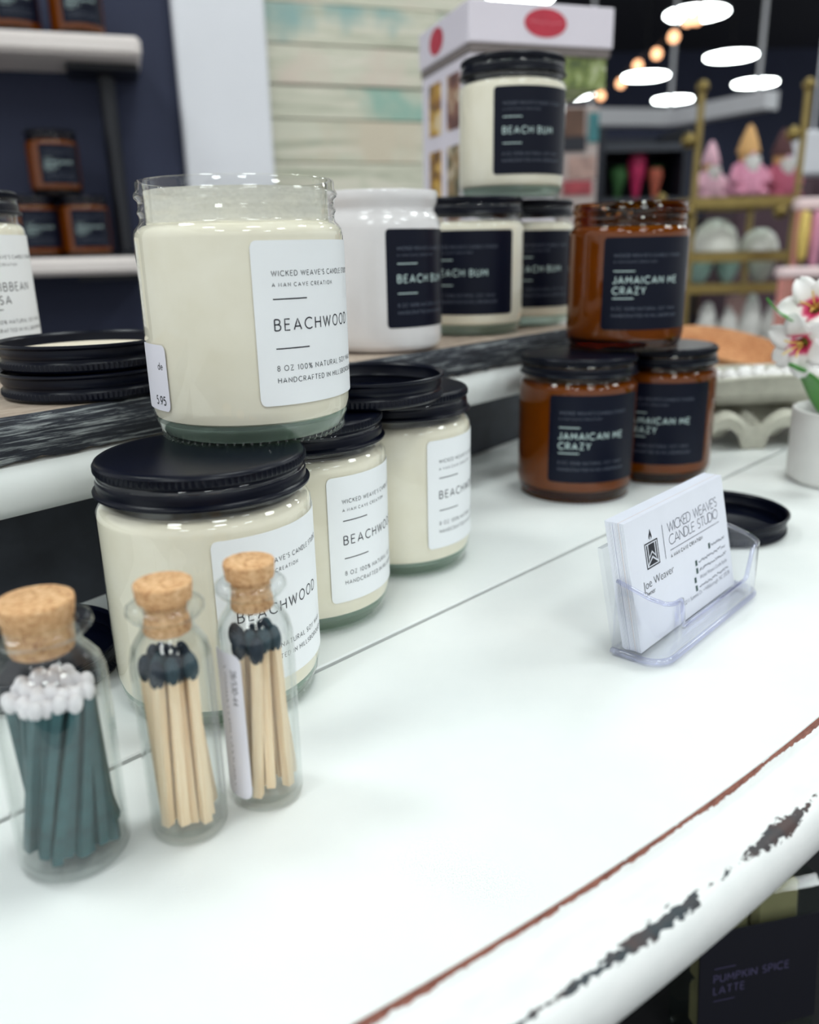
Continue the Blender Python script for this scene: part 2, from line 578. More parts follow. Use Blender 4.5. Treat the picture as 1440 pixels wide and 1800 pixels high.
LZ0, LZ1, LW = .0142, .0674, .0615      # label bottom, top, width
RL = RJ + .00012
def label_mesh(name, w=LW, z0=LZ0, z1=LZ1, rad=RL, corner=.0022):
    """rounded rectangle wrapped on the jar, left edge at angle 0, running counter-clockwise"""
    mb = MB()
    n = 56
    rows = []
    xs = sorted(set([w*i/n for i in range(n+1)] + [corner*k/5 for k in range(6)] + [w-corner*k/5 for k in range(6)]))
    for x in xs:
        e = min(x, w-x)
        c = corner - math.sqrt(max(0, corner**2-(corner-e)**2)) if e < corner else 0
        a = x/rad
        for r_ in (rad, rad+.00016):
            for z in (z0+c, z1-c):
                mb.v.append((r_*math.cos(a), r_*math.sin(a), z))
    for i in range(len(xs)-1):
        b, k = 4*i, 4*i+4
        mb.f += [(b+2, k+2, k+3, b+3), (b, b+1, k+1, k), (b+1, b+3, k+3, k+1), (b, k, k+2, b+2)]
    e = 4*(len(xs)-1)
    mb.f += [(0, 2, 3, 1), (e, e+1, e+3, e+2)]
    return mb.mesh(name, True, 30)

def cyl(rad):
    return lambda s, z: (rad*math.cos(s/rad), rad*math.sin(s/rad), z)

def lettering(title, small='all', x0=.0064, bold=.00042, two_h=.0046):
    """returns (strong lines mesh, small lines mesh) for one scent"""
    fm = cyl(RL+.00022)
    H = LZ1-LZ0
    z = lambda f: LZ1 - H*f
    strong, fine = MB(), MB()
    if len(title) == 1:
        ln, _ = text_strokes(title[0], x0, z(.5)-.0018, .0036 if bold < .0005 else .0040, .42)
        ribbons(strong, ln, bold, fm)
        ys = (.345, .645)
    else:
        for k, s in enumerate(title):
            ln, _ = text_strokes(s, x0, z(.455+.115*k)-.0019, .0038, .40)
            ribbons(strong, ln, bold, fm)
        ys = (.36, .655)
    for y in ys:
        ribbons(strong, [[(x0, z(y)), (x0+.0125, z(y))]], bold*.9, fm)
    for s, f, h, tr in (("WICKED WEAVE'S CANDLE STUDIO", .193, .0016, .40), ('A MAN CAVE CREATION', .260, .00118, .60),
                        ('8 OZ 100% NATURAL SOY WAX', .766, .0017, .42), ('HANDCRAFTED IN HILLSBOROUGH', .842, .0016, .42)):
        ln, _ = text_strokes(s, x0, z(f)-h/2, h, tr)
        ribbons(fine, ln, .00022 if h > .0015 else .00018, fm, .0006)
    return strong.mesh('title_lettering'), fine.mesh('small_lettering')

ME_LABW = label_mesh('white_label'); ME_LABW.materials.append(M['label_white'])
ME_LABD = label_mesh('dark_label'); ME_LABD.materials.append(M['label_dark'])
TXT = {}
def get_txt(title, dark):
    k = (tuple(title), dark)
    if k not in TXT:
        a, b = lettering(title, bold=.00045 if not dark else .00062)
        a.materials.append(M['ink_silver'] if dark else M['ink'])
        b.materials.append(M['ink_dim'] if dark else M['ink'])
        TXT[k] = (a, b)
    return TXT[k]

def facing(x, y):
    """angle from a jar towards the camera"""
    return math.atan2(-y, -x)

def add_label(t, x, y, phi, title, dark, slope=0):
    ang = facing(x, y) + math.radians(phi) - t.rotation_euler.z
    lb = obj('label', ME_LABD if dark else ME_LABW, None, t, rot=(0, 0, ang))
    tag(lb, 'slate label with silver lettering' if dark else 'white label with black lettering')
    a, b = get_txt(title, dark)
    obj('title_lettering', a, None, lb)
    obj('small_lettering', b, None, lb)['kind'] = 'stuff'

def candle(name, label, x, y, z, phi, title, dark=False, amber=False, lid=True, group=None, spin=0.0, wax=True, cat='candle'):
    t = thing(name, label, cat, (x, y, z), math.radians(spin), group)
    obj('glass_jar', ME_AMBER if amber else ME_CLEAR, None, t)
    obj('jar_base', ME_AFOOT if amber else ME_FOOT, None, t)
    if wax:
        obj('wax', ME_WAXA if amber else ME_WAX, None, t)
    if lid:
        obj('jar_lid', ME_LID, None, t, loc=(0, 0, HJ-LID_H))
    if title:
        add_label(t, x, y, phi, title, dark)
    return t

# ================================================================== THE ROOM
M['floor'] = plain('dark_store_floor', (52, 50, 52), .5, .25, 3)
M['ceiling'] = plain('black_painted_ceiling', (22, 22, 36), .9, .1, 2)
M['navy'] = plain('navy_painted_wall', (36, 42, 68), .7, .06, 4)
M['trim'] = plain('white_painted_post', (226, 226, 232), .55, .02, 8)
WDIR = Vector((.951, .309, 0)); WNRM = Vector((.309, -.951, 0))
WANG = math.atan2(.309, .951)
ZF = -TZ

fl = MB().prism([(-3.2, -5.0), (9.0, -5.0), (9.0, 14.5), (-3.2, 14.5)], ZF-.05, ZF).build('floor', M['floor'])
tag(fl, 'dark grey store floor under the white table', 'floor', kind='structure')
ce = MB().prism([(-3.2, -5.0), (9.0, -5.0), (9.0, 14.5), (-3.2, 14.5)], 2.95, 3.0).build('ceiling', M['ceiling'])
tag(ce, 'black painted open store ceiling above the lamps', 'ceiling', kind='structure')
wb = MB().prism([(-3.2, 14.3), (9.0, 14.3), (9.0, 14.5), (-3.2, 14.5)], ZF, 2.95).build('wall_back', M['navy'])
tag(wb, 'dark navy far wall of the store', 'wall', kind='structure')

# the near back wall: navy part, white post, then weathered boards
P0 = at(312, 150, 1.47); P0.z = 0
def wall_pt(px, py, off=0.0):
    """point of the slanting back wall (off = in front of it) seen at a pixel"""
    d = ray(px, py)
    o = Vector((0, 0, HC))
    k = ((P0 + WNRM*off) - o).dot(WNRM)/d.dot(WNRM)
    return o + d*k
def along(p):
    return (Vector(p)-P0).dot(WDIR)
def wall_box(mb, s0, s1, z0, z1, off0, off1, bev=0):
    c = P0 + WDIR*((s0+s1)/2) + WNRM*((off0+off1)/2)
    return mb.box((c.x, c.y, (z0+z1)/2), (s1-s0, abs(off1-off0), z1-z0), rotz(WANG), bev)

wl = wall_box(MB(), -1.3, .02, ZF, 2.9, -.12, 0).build('wall_left', M['navy'])
tag(wl, 'navy painted wall behind the white shelves', 'wall', kind='structure')
s1 = along(wall_pt(474, 150, .03))
tr = wall_box(MB(), .0, s1, ZF, 2.9, -.12, .03, .004).build('trim_1', M['trim'])
tag(tr, 'white painted post between navy wall and weathered boards', 'post', kind='structure')

# weathered board wall: each board its own piece
bw = MB()
s_end = along(wall_pt(850, 200))
wall_box(bw, s1, s_end, ZF, 2.9, -.12, -.012)
M['board_back'] = plain('board_gap', (150, 150, 132), .9)
bwo = bw.build('wall_center', M['board_back'])
tag(bwo, 'weathered pale horizontal board wall beside the white post', 'wall', kind='structure')
def board_mat(i, tint):
    t = NT('whitewashed_board_%d' % i)
    vec = t.coord(rz=-WANG)
    st = t.n('ShaderNodeMapping', {'Vector': vec, 'Scale': (5, 40, 60), 'Location': (i*3.1, i*1.7, 0)}).outputs[0]
    a = t.noise(1.0, 5, .6, vec=st, dist=.6)
    st2 = t.n('ShaderNodeMapping', {'Vector': vec, 'Scale': (9, 9, 9), 'Location': (i*1.3, 0, 0)}).outputs[0]
    b = t.noise(1.0, 3, .5, vec=st2)
    base = t.ramp(a, [(.3, lin(166, 168, 148)), (.5, lin(206, 204, 186)), (.75, lin(226, 218, 204))]).outputs[0]
    c = t.mix(t.ramp(b, [(.5, (0, 0, 0, 1)), (.66, (1, 1, 1, 1))]).outputs[0], base, lin(*tint))
    t.pbr(c, .8, Normal=t.bump(a, .3, .002))
    return t.m
tints = [(146, 176, 172), (208, 196, 176), (190, 200, 184), (176, 186, 160), (150, 182, 168), (214, 200, 186)]
bm_ = [board_mat(i, tints[i]) for i in range(6)]
zz = -.35
k = 0
while zz < 1.0:
    h = R.choice([.052, .06, .068])
    x = s1
    first = True
    while x < s_end-.01:
        L = min(R.uniform(.22, .5) if first else R.uniform(.3, .6), s_end-x)
        if s_end-(x+L) < .08: L = s_end-x
        wall_box(MB(), x+.0008, x+L-.0008, zz+.0010, zz+h-.0010, -.0125, R.uniform(-.001, .004), .0012).build('board', R.choice(bm_), bwo)
        x += L
        first = False
    zz += h
    k += 1

# white wall shelves with black pipe brackets
M['shelf_white'] = plain('white_shelf', (226, 216, 212), .5, .03, 10)
M['pipe'] = plain('black_pipe', (16, 18, 28), .45, .1)
SH = []
for nm, px, py, t_, lab in (('wall_shelf', 246, 62, .026, 'thick white wall shelf, the upper one, holding dark jars'),
                            ('wall_shelf', 262, 450, .025, 'thick white wall shelf, the lower one, holding a pyramid of jars')):
    p = wall_pt(px, py, .15)
    s_ = along(p)
    t = thing(nm, lab, 'shelf', tuple(P0 + WDIR*s_ + Vector((0, 0, p.z))), WANG, 'white shelves on the navy wall')
    MB().box((-.42, -.075, -t_/2), (.84, .147, t_), bev=.006).build('shelf_board', M['shelf_white'], t)
    MB().box((-.055, -.05, -t_-.005), (.10, .09, .008)).build('bracket', M['pipe'], t)
    SH.append((p.z, s_))
# bracket pole standing between the two shelves, fixed to the wall
pz = thing('shelf_pole', 'black pipe pole joining the two white wall shelves', 'pole', tuple(P0 + WDIR*(SH[0][1]-.052) + WNRM*.05 + Vector((0, 0, 0))))
MB().tube([(0, 0, SH[1][0]+.001), (0, 0, SH[0][0]-.037)], .0125, 14).build('pipe', M['pipe'], pz, True, 40)
MB().lathe([(0, 0), (.026, 0), (.026, .004), (.015, .009), (0, .009)], 20, (0, 0, SH[1][0]+.0005)).build('flange', M['pipe'], pz, True, 40)

# dark amber jars on those shelves
def shelf_jar(px, shelf, lift, phi, off, lab, title):
    z = SH[shelf][0] + lift
    lo = wall_pt(px, 400 if shelf else 30, off)
    x, y = lo.x, lo.y
    return candle('amber_candle', lab, x, y, z+.0003, phi, title, True, True, True, 'amber candles on the wall shelves')
shelf_jar(62, 1, 0, -30, .085, 'amber candle at the left end of the lower white shelf', ['JAMAICAN ME', 'CRAZY'])
shelf_jar(150, 1, 0, -30, .085, 'amber candle at the right of the lower white shelf', ['JAMAICAN ME', 'CRAZY'])
shelf_jar(110, 1, HJ+.0004, -30, .085, 'amber candle topping the pyramid on the lower white shelf', ['JAMAICAN ME', 'CRAZY'])
shelf_jar(135, 0, 0, -30, .1, 'amber candle nearest the free end of the upper white shelf', ['JAMAICAN ME', 'CRAZY'])
shelf_jar(22, 0, 0, -30, .1, 'amber candle at the frame edge on the upper white shelf', ['JAMAICAN ME', 'CRAZY'])

# ------------------------------------------------------------------ store lamps (those in view, then unseen ones added for light)
def emit(name, rgb, s):
    t = NT(name)
    nz = t.noise(3, 1, vec=t.coord())
    e = t.n('ShaderNodeEmission', {'Color': t.ramp(nz, [(.2, rgb), (.8, rgb)]).outputs[0], 'Strength': s})
    t.t.links.new(e.outputs[0], t.out.inputs[0])
    return t.m
M['lamp'] = emit('lamp_diffuser', (.93, 1.0, .99, 1), LAMP_STRENGTH)
M['lamp_body'] = plain('lamp_housing', (30, 30, 40), .6)
M['rod'] = plain('lamp_rod', (12, 12, 20), .6)
lamp_z = 2.05
me_d = MB().lathe([(0, -.012), (.20, -.012), (.262, -.004), (.27, .006), (.262, .012), (0, .012)], 32).mesh('diffuser', True, 40)
me_d.materials.append(M['lamp'])
me_b = MB().lathe([(.272, .0125), (.275, .03), (.2, .06), (.07, .09), (.05, .14), (0, .14)], 32).mesh('housing', True, 40)
me_b.materials.append(M['lamp_body'])
me_r = MB().tube([(0, 0, .14), (0, 0, .896)], .012, 8).mesh('rod', True, 40)
me_r.materials.append(M['rod'])
spots = []
for px, py in ((1225, 25), (1285, 100), (1135, 135), (1328, 147), (1183, 176), (1008, 168), (915, -2)):
    p = at_z(px, py, lamp_z)
    spots.append((p.x, p.y))
near = [(-1.2, .5), (.4, .6), (2.0, .7), (-.9, -1.0), (.7, -1.0), (2.3, -1.0), (-.7, -2.6), (.9, -2.6), (2.5, -2.6), (2.8, 2.4), (1.2, 2.6), (3.6, 4.4)]  # unseen lamps, added to light the table and the fronts facing the camera
words = ['largest of the lit lamps, at the top edge', 'second largest, near the right edge', 'above the bend of the white beam', 'small and rightmost, over the gold shelf',
         'lowest of the row, over the white beam', 'just right of the stacked candle label', 'cut by the top edge over the box header']
for i, (x, y) in enumerate(spots + near):
    lab = ('round white ceiling lamp, ' + words[i]) if i < 7 else 'round white ceiling lamp added out of view to light the table'
    t = thing('ceiling_lamp', lab, 'lamp', (x, y, lamp_z), 0, 'round ceiling lamps' if i < 7 else 'added ceiling lamps out of view')
    obj('diffuser', me_d, None, t)
    obj('housing', me_b, None, t)
    obj('rod', me_r, None, t)

# string of small warm bulbs
M['bulb'] = emit('warm_bulb', (1.0, .50, .26, 1), 2.4)
bulbs = [(1056, 176), (1091, 155), (1121, 124), (1154, 104), (1184, 75), (1208, 46), (1224, 44)]
t = thing('string_light', 'string of small warm bulbs under the black ceiling', 'string light', tuple(at(1056, 176, 5.0)))
org = Vector(t.location)
pts = [at(px, py, 5.0-.25*i)+Vector((0, 0, .05))-org for i, (px, py) in enumerate(bulbs)]
pts = [pts[0]+Vector((-.5, .2, 0))] + pts + [pts[-1]+Vector((.6, -.4, .9))]
MB().tube(pts, .004, 6).build('cable', M['rod'], t, True)
for p in pts[1:-1]:
    b = MB().lathe([(0, -.04), (.016, -.034), (.024, -.018), (.018, -.002), (.01, .006)], 12, tuple(p-Vector((0, 0, .012)))).build('bulb', M['bulb'], t, True)
    MB().lathe([(.0112, -.005), (.0112, .012), (0, .013)], 10, tuple(p-Vector((0, 0, .012)))).build('socket', M['rod'], b, True, 40)

# ================================================================== THE TABLE
TC = Vector((-.068, .601)); TA, TB = .7315, .400
TAX = math.radians(46)
e1 = Vector((math.cos(TAX), math.sin(TAX))); e2 = Vector((math.sin(TAX), -math.cos(TAX)))
NS = 720
def ell(k, off=0.0):
    a = 2*PI*k/NS
    p = TC + e1*(TA*math.cos(a)) + e2*(TB*math.sin(a))
    n = (e1*(math.cos(a)/TA) + e2*(math.sin(a)/TB)).normalized()
    return p + n*off
table = thing('painted_table', 'white distressed oval display table with worn moulded edge', 'table', (TC.x, TC.y, 0))
def T2(p, z):
    return (p.x-TC.x, p.y-TC.y, z)

# boards of the top: the oval cut into strips along the groove direction
gd = Vector((math.cos(GROOVE), math.sin(GROOVE))); gn = Vector((math.sin(GROOVE), -math.cos(GROOVE)))
GP = Vector((-.0342, .2855))            # a point on the visible groove
d0 = GP.dot(gn)
PW = .172
def clip(poly, n, d, keep_less):
    out = []
    for a, b in zip(poly, poly[1:]+poly[:1]):
        da, db = a.dot(n)-d, b.dot(n)-d
        if not keep_less: da, db = -da, -db
        if da <= 0: out.append(a)
        if (da < 0 < db) or (db < 0 < da):
            out.append(a + (b-a)*(da/(da-db)))
    return out
outline = [ell(k, 0.0) for k in range(NS)]
for kk in range(-4, 2):
    lo, hi = d0+kk*PW, d0+(kk+1)*PW
    g = .0012
    poly = clip(clip(outline, gn, hi-g, True), gn, lo+g, False)
    if len(poly) < 3: continue
    mb = MB()
    n = len(poly)
    cen = sum(poly, Vector((0, 0)))/n
    bev = .0006
    def shrink(p):
        q = p.copy()
        dd = q.dot(gn)
        if dd > hi-g-bev: q = q - gn*(dd-(hi-g-bev))
        if dd < lo+g+bev: q = q + gn*((lo+g+bev)-dd)
        return q
    top = [shrink(p) for p in poly]
    mb.v += [T2(p, -.018) for p in poly] + [T2(p, -bev) for p in poly] + [T2(p, 0) for p in top]
    for i in range(n):
        j = (i+1) % n
        mb.f += [(i, j, n+j, n+i), (n+i, n+j, 2*n+j, 2*n+i)]
    mb.f += [tuple(2*n+i for i in range(n)), tuple(reversed(range(n)))]
    mb.build('plank', M['paint'], table)
# dark bare wood seen in the joints
mb = MB()
ins = [ell(k, -.004) for k in range(0, NS, 4)]
mb.prism([(p.x-TC.x, p.y-TC.y) for p in ins], -.0175, -.0022)
mb.v = [(x, y, z) for x, y, z in mb.v]
M['bare'] = plain('bare_joint_wood', (30, 22, 20), .9, .3, 120)
core = []
# narrow strips of wood under each joint
for kk in range(-3, 2):
    dd = d0+kk*PW
    c = gn*dd + gd*(TC.dot(gd))
    half = math.sqrt(max(0, 1-((dd-TC.dot(gn))/TB)**2))*TA*.97
    MB().box((c.x-TC.x, c.y-TC.y, -.0105), (2*half, .0024, .0145), rotz(GROOVE)).build('joint_filler', M['bare'], table)
# moulded edge, swept round the oval
prof = [(.0000, -.0006), (.0006, -.0012), (.0010, -.0030), (.0017, -.0044), (.0030, -.0049), (.0060, -.0046), (.0100, -.0044), (.0140, -.0047),
        (.0165, -.0051), (.0185, -.0066), (.0202, -.0090), (.0212, -.0120), (.0215, -.0150), (.0210, -.0185), (.0192, -.0220), (.0160, -.0245), (.0110, -.0255), (-.010, -.0255), (-.010, -.019)]
prof = [(-.0003, -.0001)] + prof
mb = MB()
vs = [0.0]
for a, b in zip(prof, prof[1:]):
    vs.append(vs[-1] + math.hypot(b[0]-a[0], b[1]-a[1]))
us = [0.0]
for k in range(NS):
    us.append(us[-1] + (ell(k+1)-ell(k)).length)
npf = len(prof)
for k in range(NS):
    for d, z in prof:
        mb.v.append(T2(ell(k, d), z))
uvs = []
for k in range(NS):
    k2 = (k+1) % NS
    for i in range(npf-1):
        mb.f.append((k*npf+i, k2*npf+i, k2*npf+i+1, k*npf+i+1))
        uvs += [(us[k], vs[i]), (us[k+1], vs[i]), (us[k+1], vs[i+1]), (us[k], vs[i+1])]
me = mb.mesh('moulded_edge', True, 70)
ul = me.uv_layers.new(name='edge')
ul.data.foreach_set('uv', [c for p in uvs for c in p])
tag(obj('moulded_edge', me, M['rim'], table), 'white moulded edge with paint rubbed off to brown and black')
# apron and legs
mb = MB()
na = 120
for k in range(na):
    for off, z in ((-.05, -.0255), (-.05, -.11), (-.075, -.11), (-.075, -.0255)):
        mb.v.append(T2(ell(k*NS//na, off), z))
for k in range(na):
    k2 = (k+1) % na
    for i in range(4):
        j = (i+1) % 4
        mb.f.append((k*4+i, k*4+j, k2*4+j, k2*4+i))
mb.build('apron', M['paint'], table, True, 40)
legp = [(0, ZF), (.018, ZF), (.022, ZF+.02), (.016, ZF+.06), (.026, ZF+.2), (.03, ZF+.36), (.02, ZF+.46), (.034, ZF+.5), (.034, -.0255), (0, -.0255)]
for sx, sy in ((-1, -1), (-1, 1), (1, 1), (1, -1)):
    p = e1*(sx*.44) + e2*(sy*.2)
    MB().lathe(legp, 24, (p.x, p.y, 0)).build('leg', M['paint'], table, True, 40)

# ================================================================== RISER (white bench with a weathered board on it)
rd = Vector((math.cos(RISER), math.sin(RISER))); rn = Vector((-math.sin(RISER), math.cos(RISER)))
S0 = Vector((-.149, .300)) + Vector((-.0046, .0041))
ZR = .095
RT = .0172
riser = thing('display_riser', 'low white bench topped with a dark weathered wood board', 'riser', (S0.x, S0.y, 0), RISER)
# local frame: x along the board, y back
mb = MB()
mb.box((.105, .05, ZR-RT/2), (.65, .1, RT), bev=.0012)
bd = mb.build('top_board', M['riser_top'], riser)
tag(bd, 'weathered board, tan on top, charred grey on its front edge')
bd2 = MB().box((.105, .1525, ZR-RT/2), (.65, .103, RT), bev=.0012).build('top_board', M['riser_top'], riser)
fc = MB()
nx = 130
for i in range(nx+1):
    x = -.219 + .648*i/nx
    w1, w2 = R.uniform(-.0009, .0007), R.uniform(-.0006, .0010)
    fc.v += [(x, -.0012, ZR-RT+w2), (x, -.0024, ZR-RT*.66), (x, -.0022, ZR-RT*.3), (x, -.0008, ZR-.0004+min(0, w1)), (x, .0012, ZR+.0002)]
for i in range(nx):
    for j in range(4):
        fc.f.append((5*i+j, 5*i+5+j, 5*i+6+j, 5*i+1+j))
fc.build('front_edge', M['riser_front'], riser, True, 60)
# white slab with rounded nose below the board
sl = MB()
ns = [(.19, .0), (.003, .0), (-.0005, -.0012), (-.0030, -.0055), (-.0036, -.011), (-.0026, -.017), (.001, -.021), (.007, -.0225), (.19, -.0225)]
for x in (-.21, .43):
    sl.v += [(x, y, ZR-RT+z-.0002) for y, z in ns]
n = len(ns)
for i in range(n):
    j = (i+1) % n
    sl.f.append((i, j, n+j, n+i))
sl.f += [tuple(range(n)), tuple(reversed(range(n, 2*n)))]
sl.build('white_slab', M['paint'], riser, True, 40)
M['stain'] = plain('brown_stained_wood', (88, 74, 66), .6, .25, 60)
zl = ZR-RT-.0229
for x in (-.17, .36):
    MB().box((x, .135, zl/2+.00005), (.03, .10, zl), bev=.002).build('leg', M['paint'], riser)
pa = math.atan2(.050, .60)
MB().box((.13, .042, zl/2+.0001), (.66, .008, zl-.0002), rotz(pa)).build('back_panel', plain('bench_shade_panel', (54, 58, 66), .7, .2), riser)  # dark sheet stands in for shade beneath the bench; brown band at far end

# ================================================================== CANDLES ON THE TABLE
A = (-.0709, .2766); B = (-.0462, .3459); C = (-.0055, .4073)
candle('candle_jar', 'cream candle with black lid and white label, right behind the match vials', *A, .0, 0, ['BEACHWOOD'], group='cream candles with white labels on the table')
candle('candle_jar', 'lidded cream candle with white label, middle of the row of three on the table', *B, .0, 14.5, ['BEACHWOOD'], group='cream candles with white labels on the table')
candle('candle_jar', 'lidded cream candle with white label, far end of the row of three on the table', *C, .0, 22, ['BEACHWOOD'], group='cream candles with white labels on the table')
TP = (-.0582, .3114)
tj = candle('candle_jar', 'open cream candle without lid, white label, stacked on two lidded ones', *TP, HJ+.0003, 4, ['BEACHWOOD'], lid=False, group='cream candles with white labels on the table')
def residue_haze():
    t = NT('wax_residue_haze')
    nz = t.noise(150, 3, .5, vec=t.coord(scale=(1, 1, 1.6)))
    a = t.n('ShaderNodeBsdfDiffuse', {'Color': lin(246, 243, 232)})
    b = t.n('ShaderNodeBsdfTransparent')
    f = t.ramp(nz, [(.35, (.6, .6, .6, 1)), (.65, (.9, .9, .9, 1))]).outputs[0]  # whitish film paints in the wax refracted by the neck, plus real flecks
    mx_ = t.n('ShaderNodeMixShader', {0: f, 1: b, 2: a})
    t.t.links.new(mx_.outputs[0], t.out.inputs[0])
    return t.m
tag(MB().lathe([(.0317, .0736), (.0317, .0836), (.0316, .0842), (.0315, .0836), (.0315, .0736)], 96, mod=lambda i, j: 0).build('wax_residue_haze', residue_haze(), tj, True, 40), 'wax flecks and painted whitish refraction haze inside the neck')
# price sticker on its left flank: only its right end shows
ang = facing(*TP) + math.radians(-81)
stw = .020
me_st = label_mesh('price_sticker', stw, .0118, .0345, RL, .002); me_st.materials.append(M['sticker'])
st = obj('price_sticker', me_st, None, tj, rot=(0, 0, ang))
tag(st, 'small white price sticker')
mb = MB()
ribbons(mb, text_strokes('de', .0150, .0262, .0024, .25)[0], .00032, cyl(RL+.0002), .0006)
w = text_width('5.95', .0028, .25)
ribbons(mb, text_strokes('5.95', stw-.0022-w, .0140, .0028, .25)[0], .0005, cyl(RL+.0002), .0006)
mb.build('price_lettering', M['ink'], st)

D = (.1079, .5210); E = (.1713, .5600); Fp = (.1405, .5440)
candle('amber_candle', 'amber candle with black lid, left one of the pair on the table', *D, 0, -26, ['JAMAICAN ME', 'CRAZY'], True, True, group='amber candles on the table')
candle('amber_candle', 'amber candle with black lid, right one of the pair on the table', *E, 0, -40, ['JAMAICAN ME', 'CRAZY'], True, True, group='amber candles on the table')
candle('amber_candle', 'open amber candle without lid on top of the amber pair', *Fp, HJ+.0003, -22, ['JAMAICAN ME', 'CRAZY'], True, True, lid=False, group='amber candles on the table')

# candles on the riser
zr = ZR + .0003
W = (-.0149, .5125); Mm = (.0454, .5979); N = (.0905, .6560); TT = (.0768, .6297)
t = thing('ceramic_candle', 'white ceramic candle jar with slate label on the riser', 'candle', (*W, zr))
mb = MB().lathe([(0, 0), (.031, 0), (.0345, .0012), (.0362, .0045), (.0366, .010), (.0366, .068), (.0360, .0725), (.0342, .0755), (.0330, .0775), (.0334, .0795),
                 (.0346, .082), (.0352, .086), (.0345, .0882), (.0325, .0882), (.0318, .086), (.0318, .012), (0, .012)], 80)
mb.build('ceramic_jar', M['ceramic'], t, True, 50)
MB().lathe([(0, .0125), (.0315, .0125), (.0315, .066), (0, .066)], 60).build('wax', M['wax'], t, True, 40)
add_label(t, *W, 6, ['BEACH BUM'], True)
candle('candle_jar', 'cream candle with slate label and black lid beside the white ceramic jar', *Mm, zr, -47, ['BEACH BUM'], True, group='cream candles with slate labels on the riser')
candle('candle_jar', 'cream candle with slate label, farthest along the riser, half hidden', *N, zr, -19, ['BEACH BUM'], True, group='cream candles with slate labels on the riser')
candle('candle_jar', 'cream candle with slate label stacked on top of two others on the riser', *TT, zr+HJ+.0003, -19, ['BEACH BUM'], True, group='cream candles with slate labels on the riser')
candle('candle_jar', 'cream candle with white label cut by the left edge, behind the lids', -.2275, .4355, zr, 2, ['CARIBBEAN', 'SALSA'])

# loose lids
def loose_lid(x, y, z, lab, rz=0, liner=False, flip=True, group='loose black lids'):
    t = thing('jar_lid', lab, 'lid', (x, y, z + (LID_H if flip else .0002)), rz, group, rot=(PI, 0, rz) if flip else None)
    obj('lid_shell', ME_LID, None, t)
    if liner:
        MB().lathe([(0, LID_H-.0012), (.0325, LID_H-.0012), (.0335, LID_H-.0020), (.0325, LID_H-.0068), (.031, LID_H-.0070), (0, LID_H-.0070)], 64).build('liner', M['liner'], t, True, 40)
    return t
SX = (-.1405, .3675)
loose_lid(*SX, ZR+.0004, 'black lid at the bottom of the pair stacked on the riser')
loose_lid(SX[0]+.0008, SX[1], ZR+LID_H+.0010, 'upturned black lid with cream liner, top of the pair on the riser', 1.0, True)
loose_lid(-.0195, .3725, HJ+.0004, 'upturned black lid resting on the lids of two cream candles', .5)
loose_lid(.1722, .4385, .0003, 'upturned black lid on the table behind the business cards', .3)
loose_lid(-.1495, .2895, .0003, 'upturned black lid on the table left of the front candle', .8)

# ================================================================== MATCH VIALS
def vial_profile(r, rn_, rl, h_body=.0535):
    o = [(0, .0004), (r*.86, .0), (r*.95, .0006), (r, .0022), (r, h_body-.004), (r*.985, h_body-.001), (r*.92, h_body+.0022), (r*.80, h_body+.0045), (rn_+.0006, h_body+.0062),
         (rn_, h_body+.0075), (rn_, h_body+.0100), (rl*.90, h_body+.0108), (rl, h_body+.0122), (rl*.985, h_body+.0135), (rl*.88, h_body+.0143), (rn_-.0003, h_body+.0140)]
    i = [(rn_-.0011, h_body+.0125), (rn_-.0011, h_body+.0070), (r*.76, h_body+.0035), (r*.90, h_body+.0008), (r-.0010, h_body-.0035), (r-.0010, .0030), (r*.8, .0018), (0, .0020)]
    return o+i

def make_stick_mesh(mat, L, w):
    me = MB().box((0, 0, L/2), (w, w, L)).mesh('stick')
    me.materials.append(mat)
    return me
def make_head_mesh(mat, r, h):
    me = MB().ball((0, 0, 0), (r, r, h), 12, 8).mesh('tip', True)
    me.materials.append(mat)
    return me

def vial(x, y, r, rn_, rl, cork_r, lab, tilt=0.0):
    t = thing('match_vial', lab, 'match vial', (x, y, .0002), R.uniform(0, 6), 'corked match vials')
    MB().lathe(vial_profile(r, rn_, rl), 64).build('glass_vial', M['vial_glass'], t, True, 50)
    zc = .0535+.0140
    mb = MB()
    mb.lathe([(0, zc-.0078), (cork_r*.80, zc-.0078), (cork_r*.84, zc-.0070), (rn_-.0013, zc-.002), (rn_-.0013, zc+.0004), (cork_r*.93, zc+.0010), (cork_r, zc+.0050), (cork_r*.985, zc+.0056), (cork_r*.95, zc+.0058), (0, zc+.0058)], 40,
             mod=lambda i, j: R.uniform(-.00012, .00012))
    ck = mb.build('cork_stopper', M['cork'], t, True, 50)
    ck.rotation_euler = (tilt, 0, 0)
    if tilt:
        ck.location = (0, math.sin(tilt)*zc, (1-math.cos(tilt))*zc)
    return t

def put_match(x, y, p0, p1, sm, hm, hl, lab, group, name='match'):
    """one match standing from p0 (foot) to p1 (head), local to the vial centre"""
    d = (Vector(p1)-Vector(p0)).normalized()
    q = Vector((0, 0, 1)).rotation_difference(d) @ Matrix.Rotation(R.uniform(0, 1.5), 3, 'Z').to_quaternion()
    t = thing(name, lab, 'match', (x+p0[0], y+p0[1], p0[2]), 0, group, rot=q.to_euler())
    obj('stick', sm, None, t)
    obj('tip', hm, None, t, loc=(0, 0, hl))

V1 = (-.0918, .1862); V2 = (-.0632, .1955); V3 = (-.0437, .2093)
vial(*V1, .0143, .0094, .0127, .0093, 'widest corked vial, full of teal matches with white tips', .0)
vial(*V2, .0105, .0066, .0099, .0074, 'corked vial of pale matches, standing in the middle of the three', .0)
v3 = vial(*V3, .0105, .0066, .0097, .0070, 'corked vial of pale matches with a white side sticker', .0)
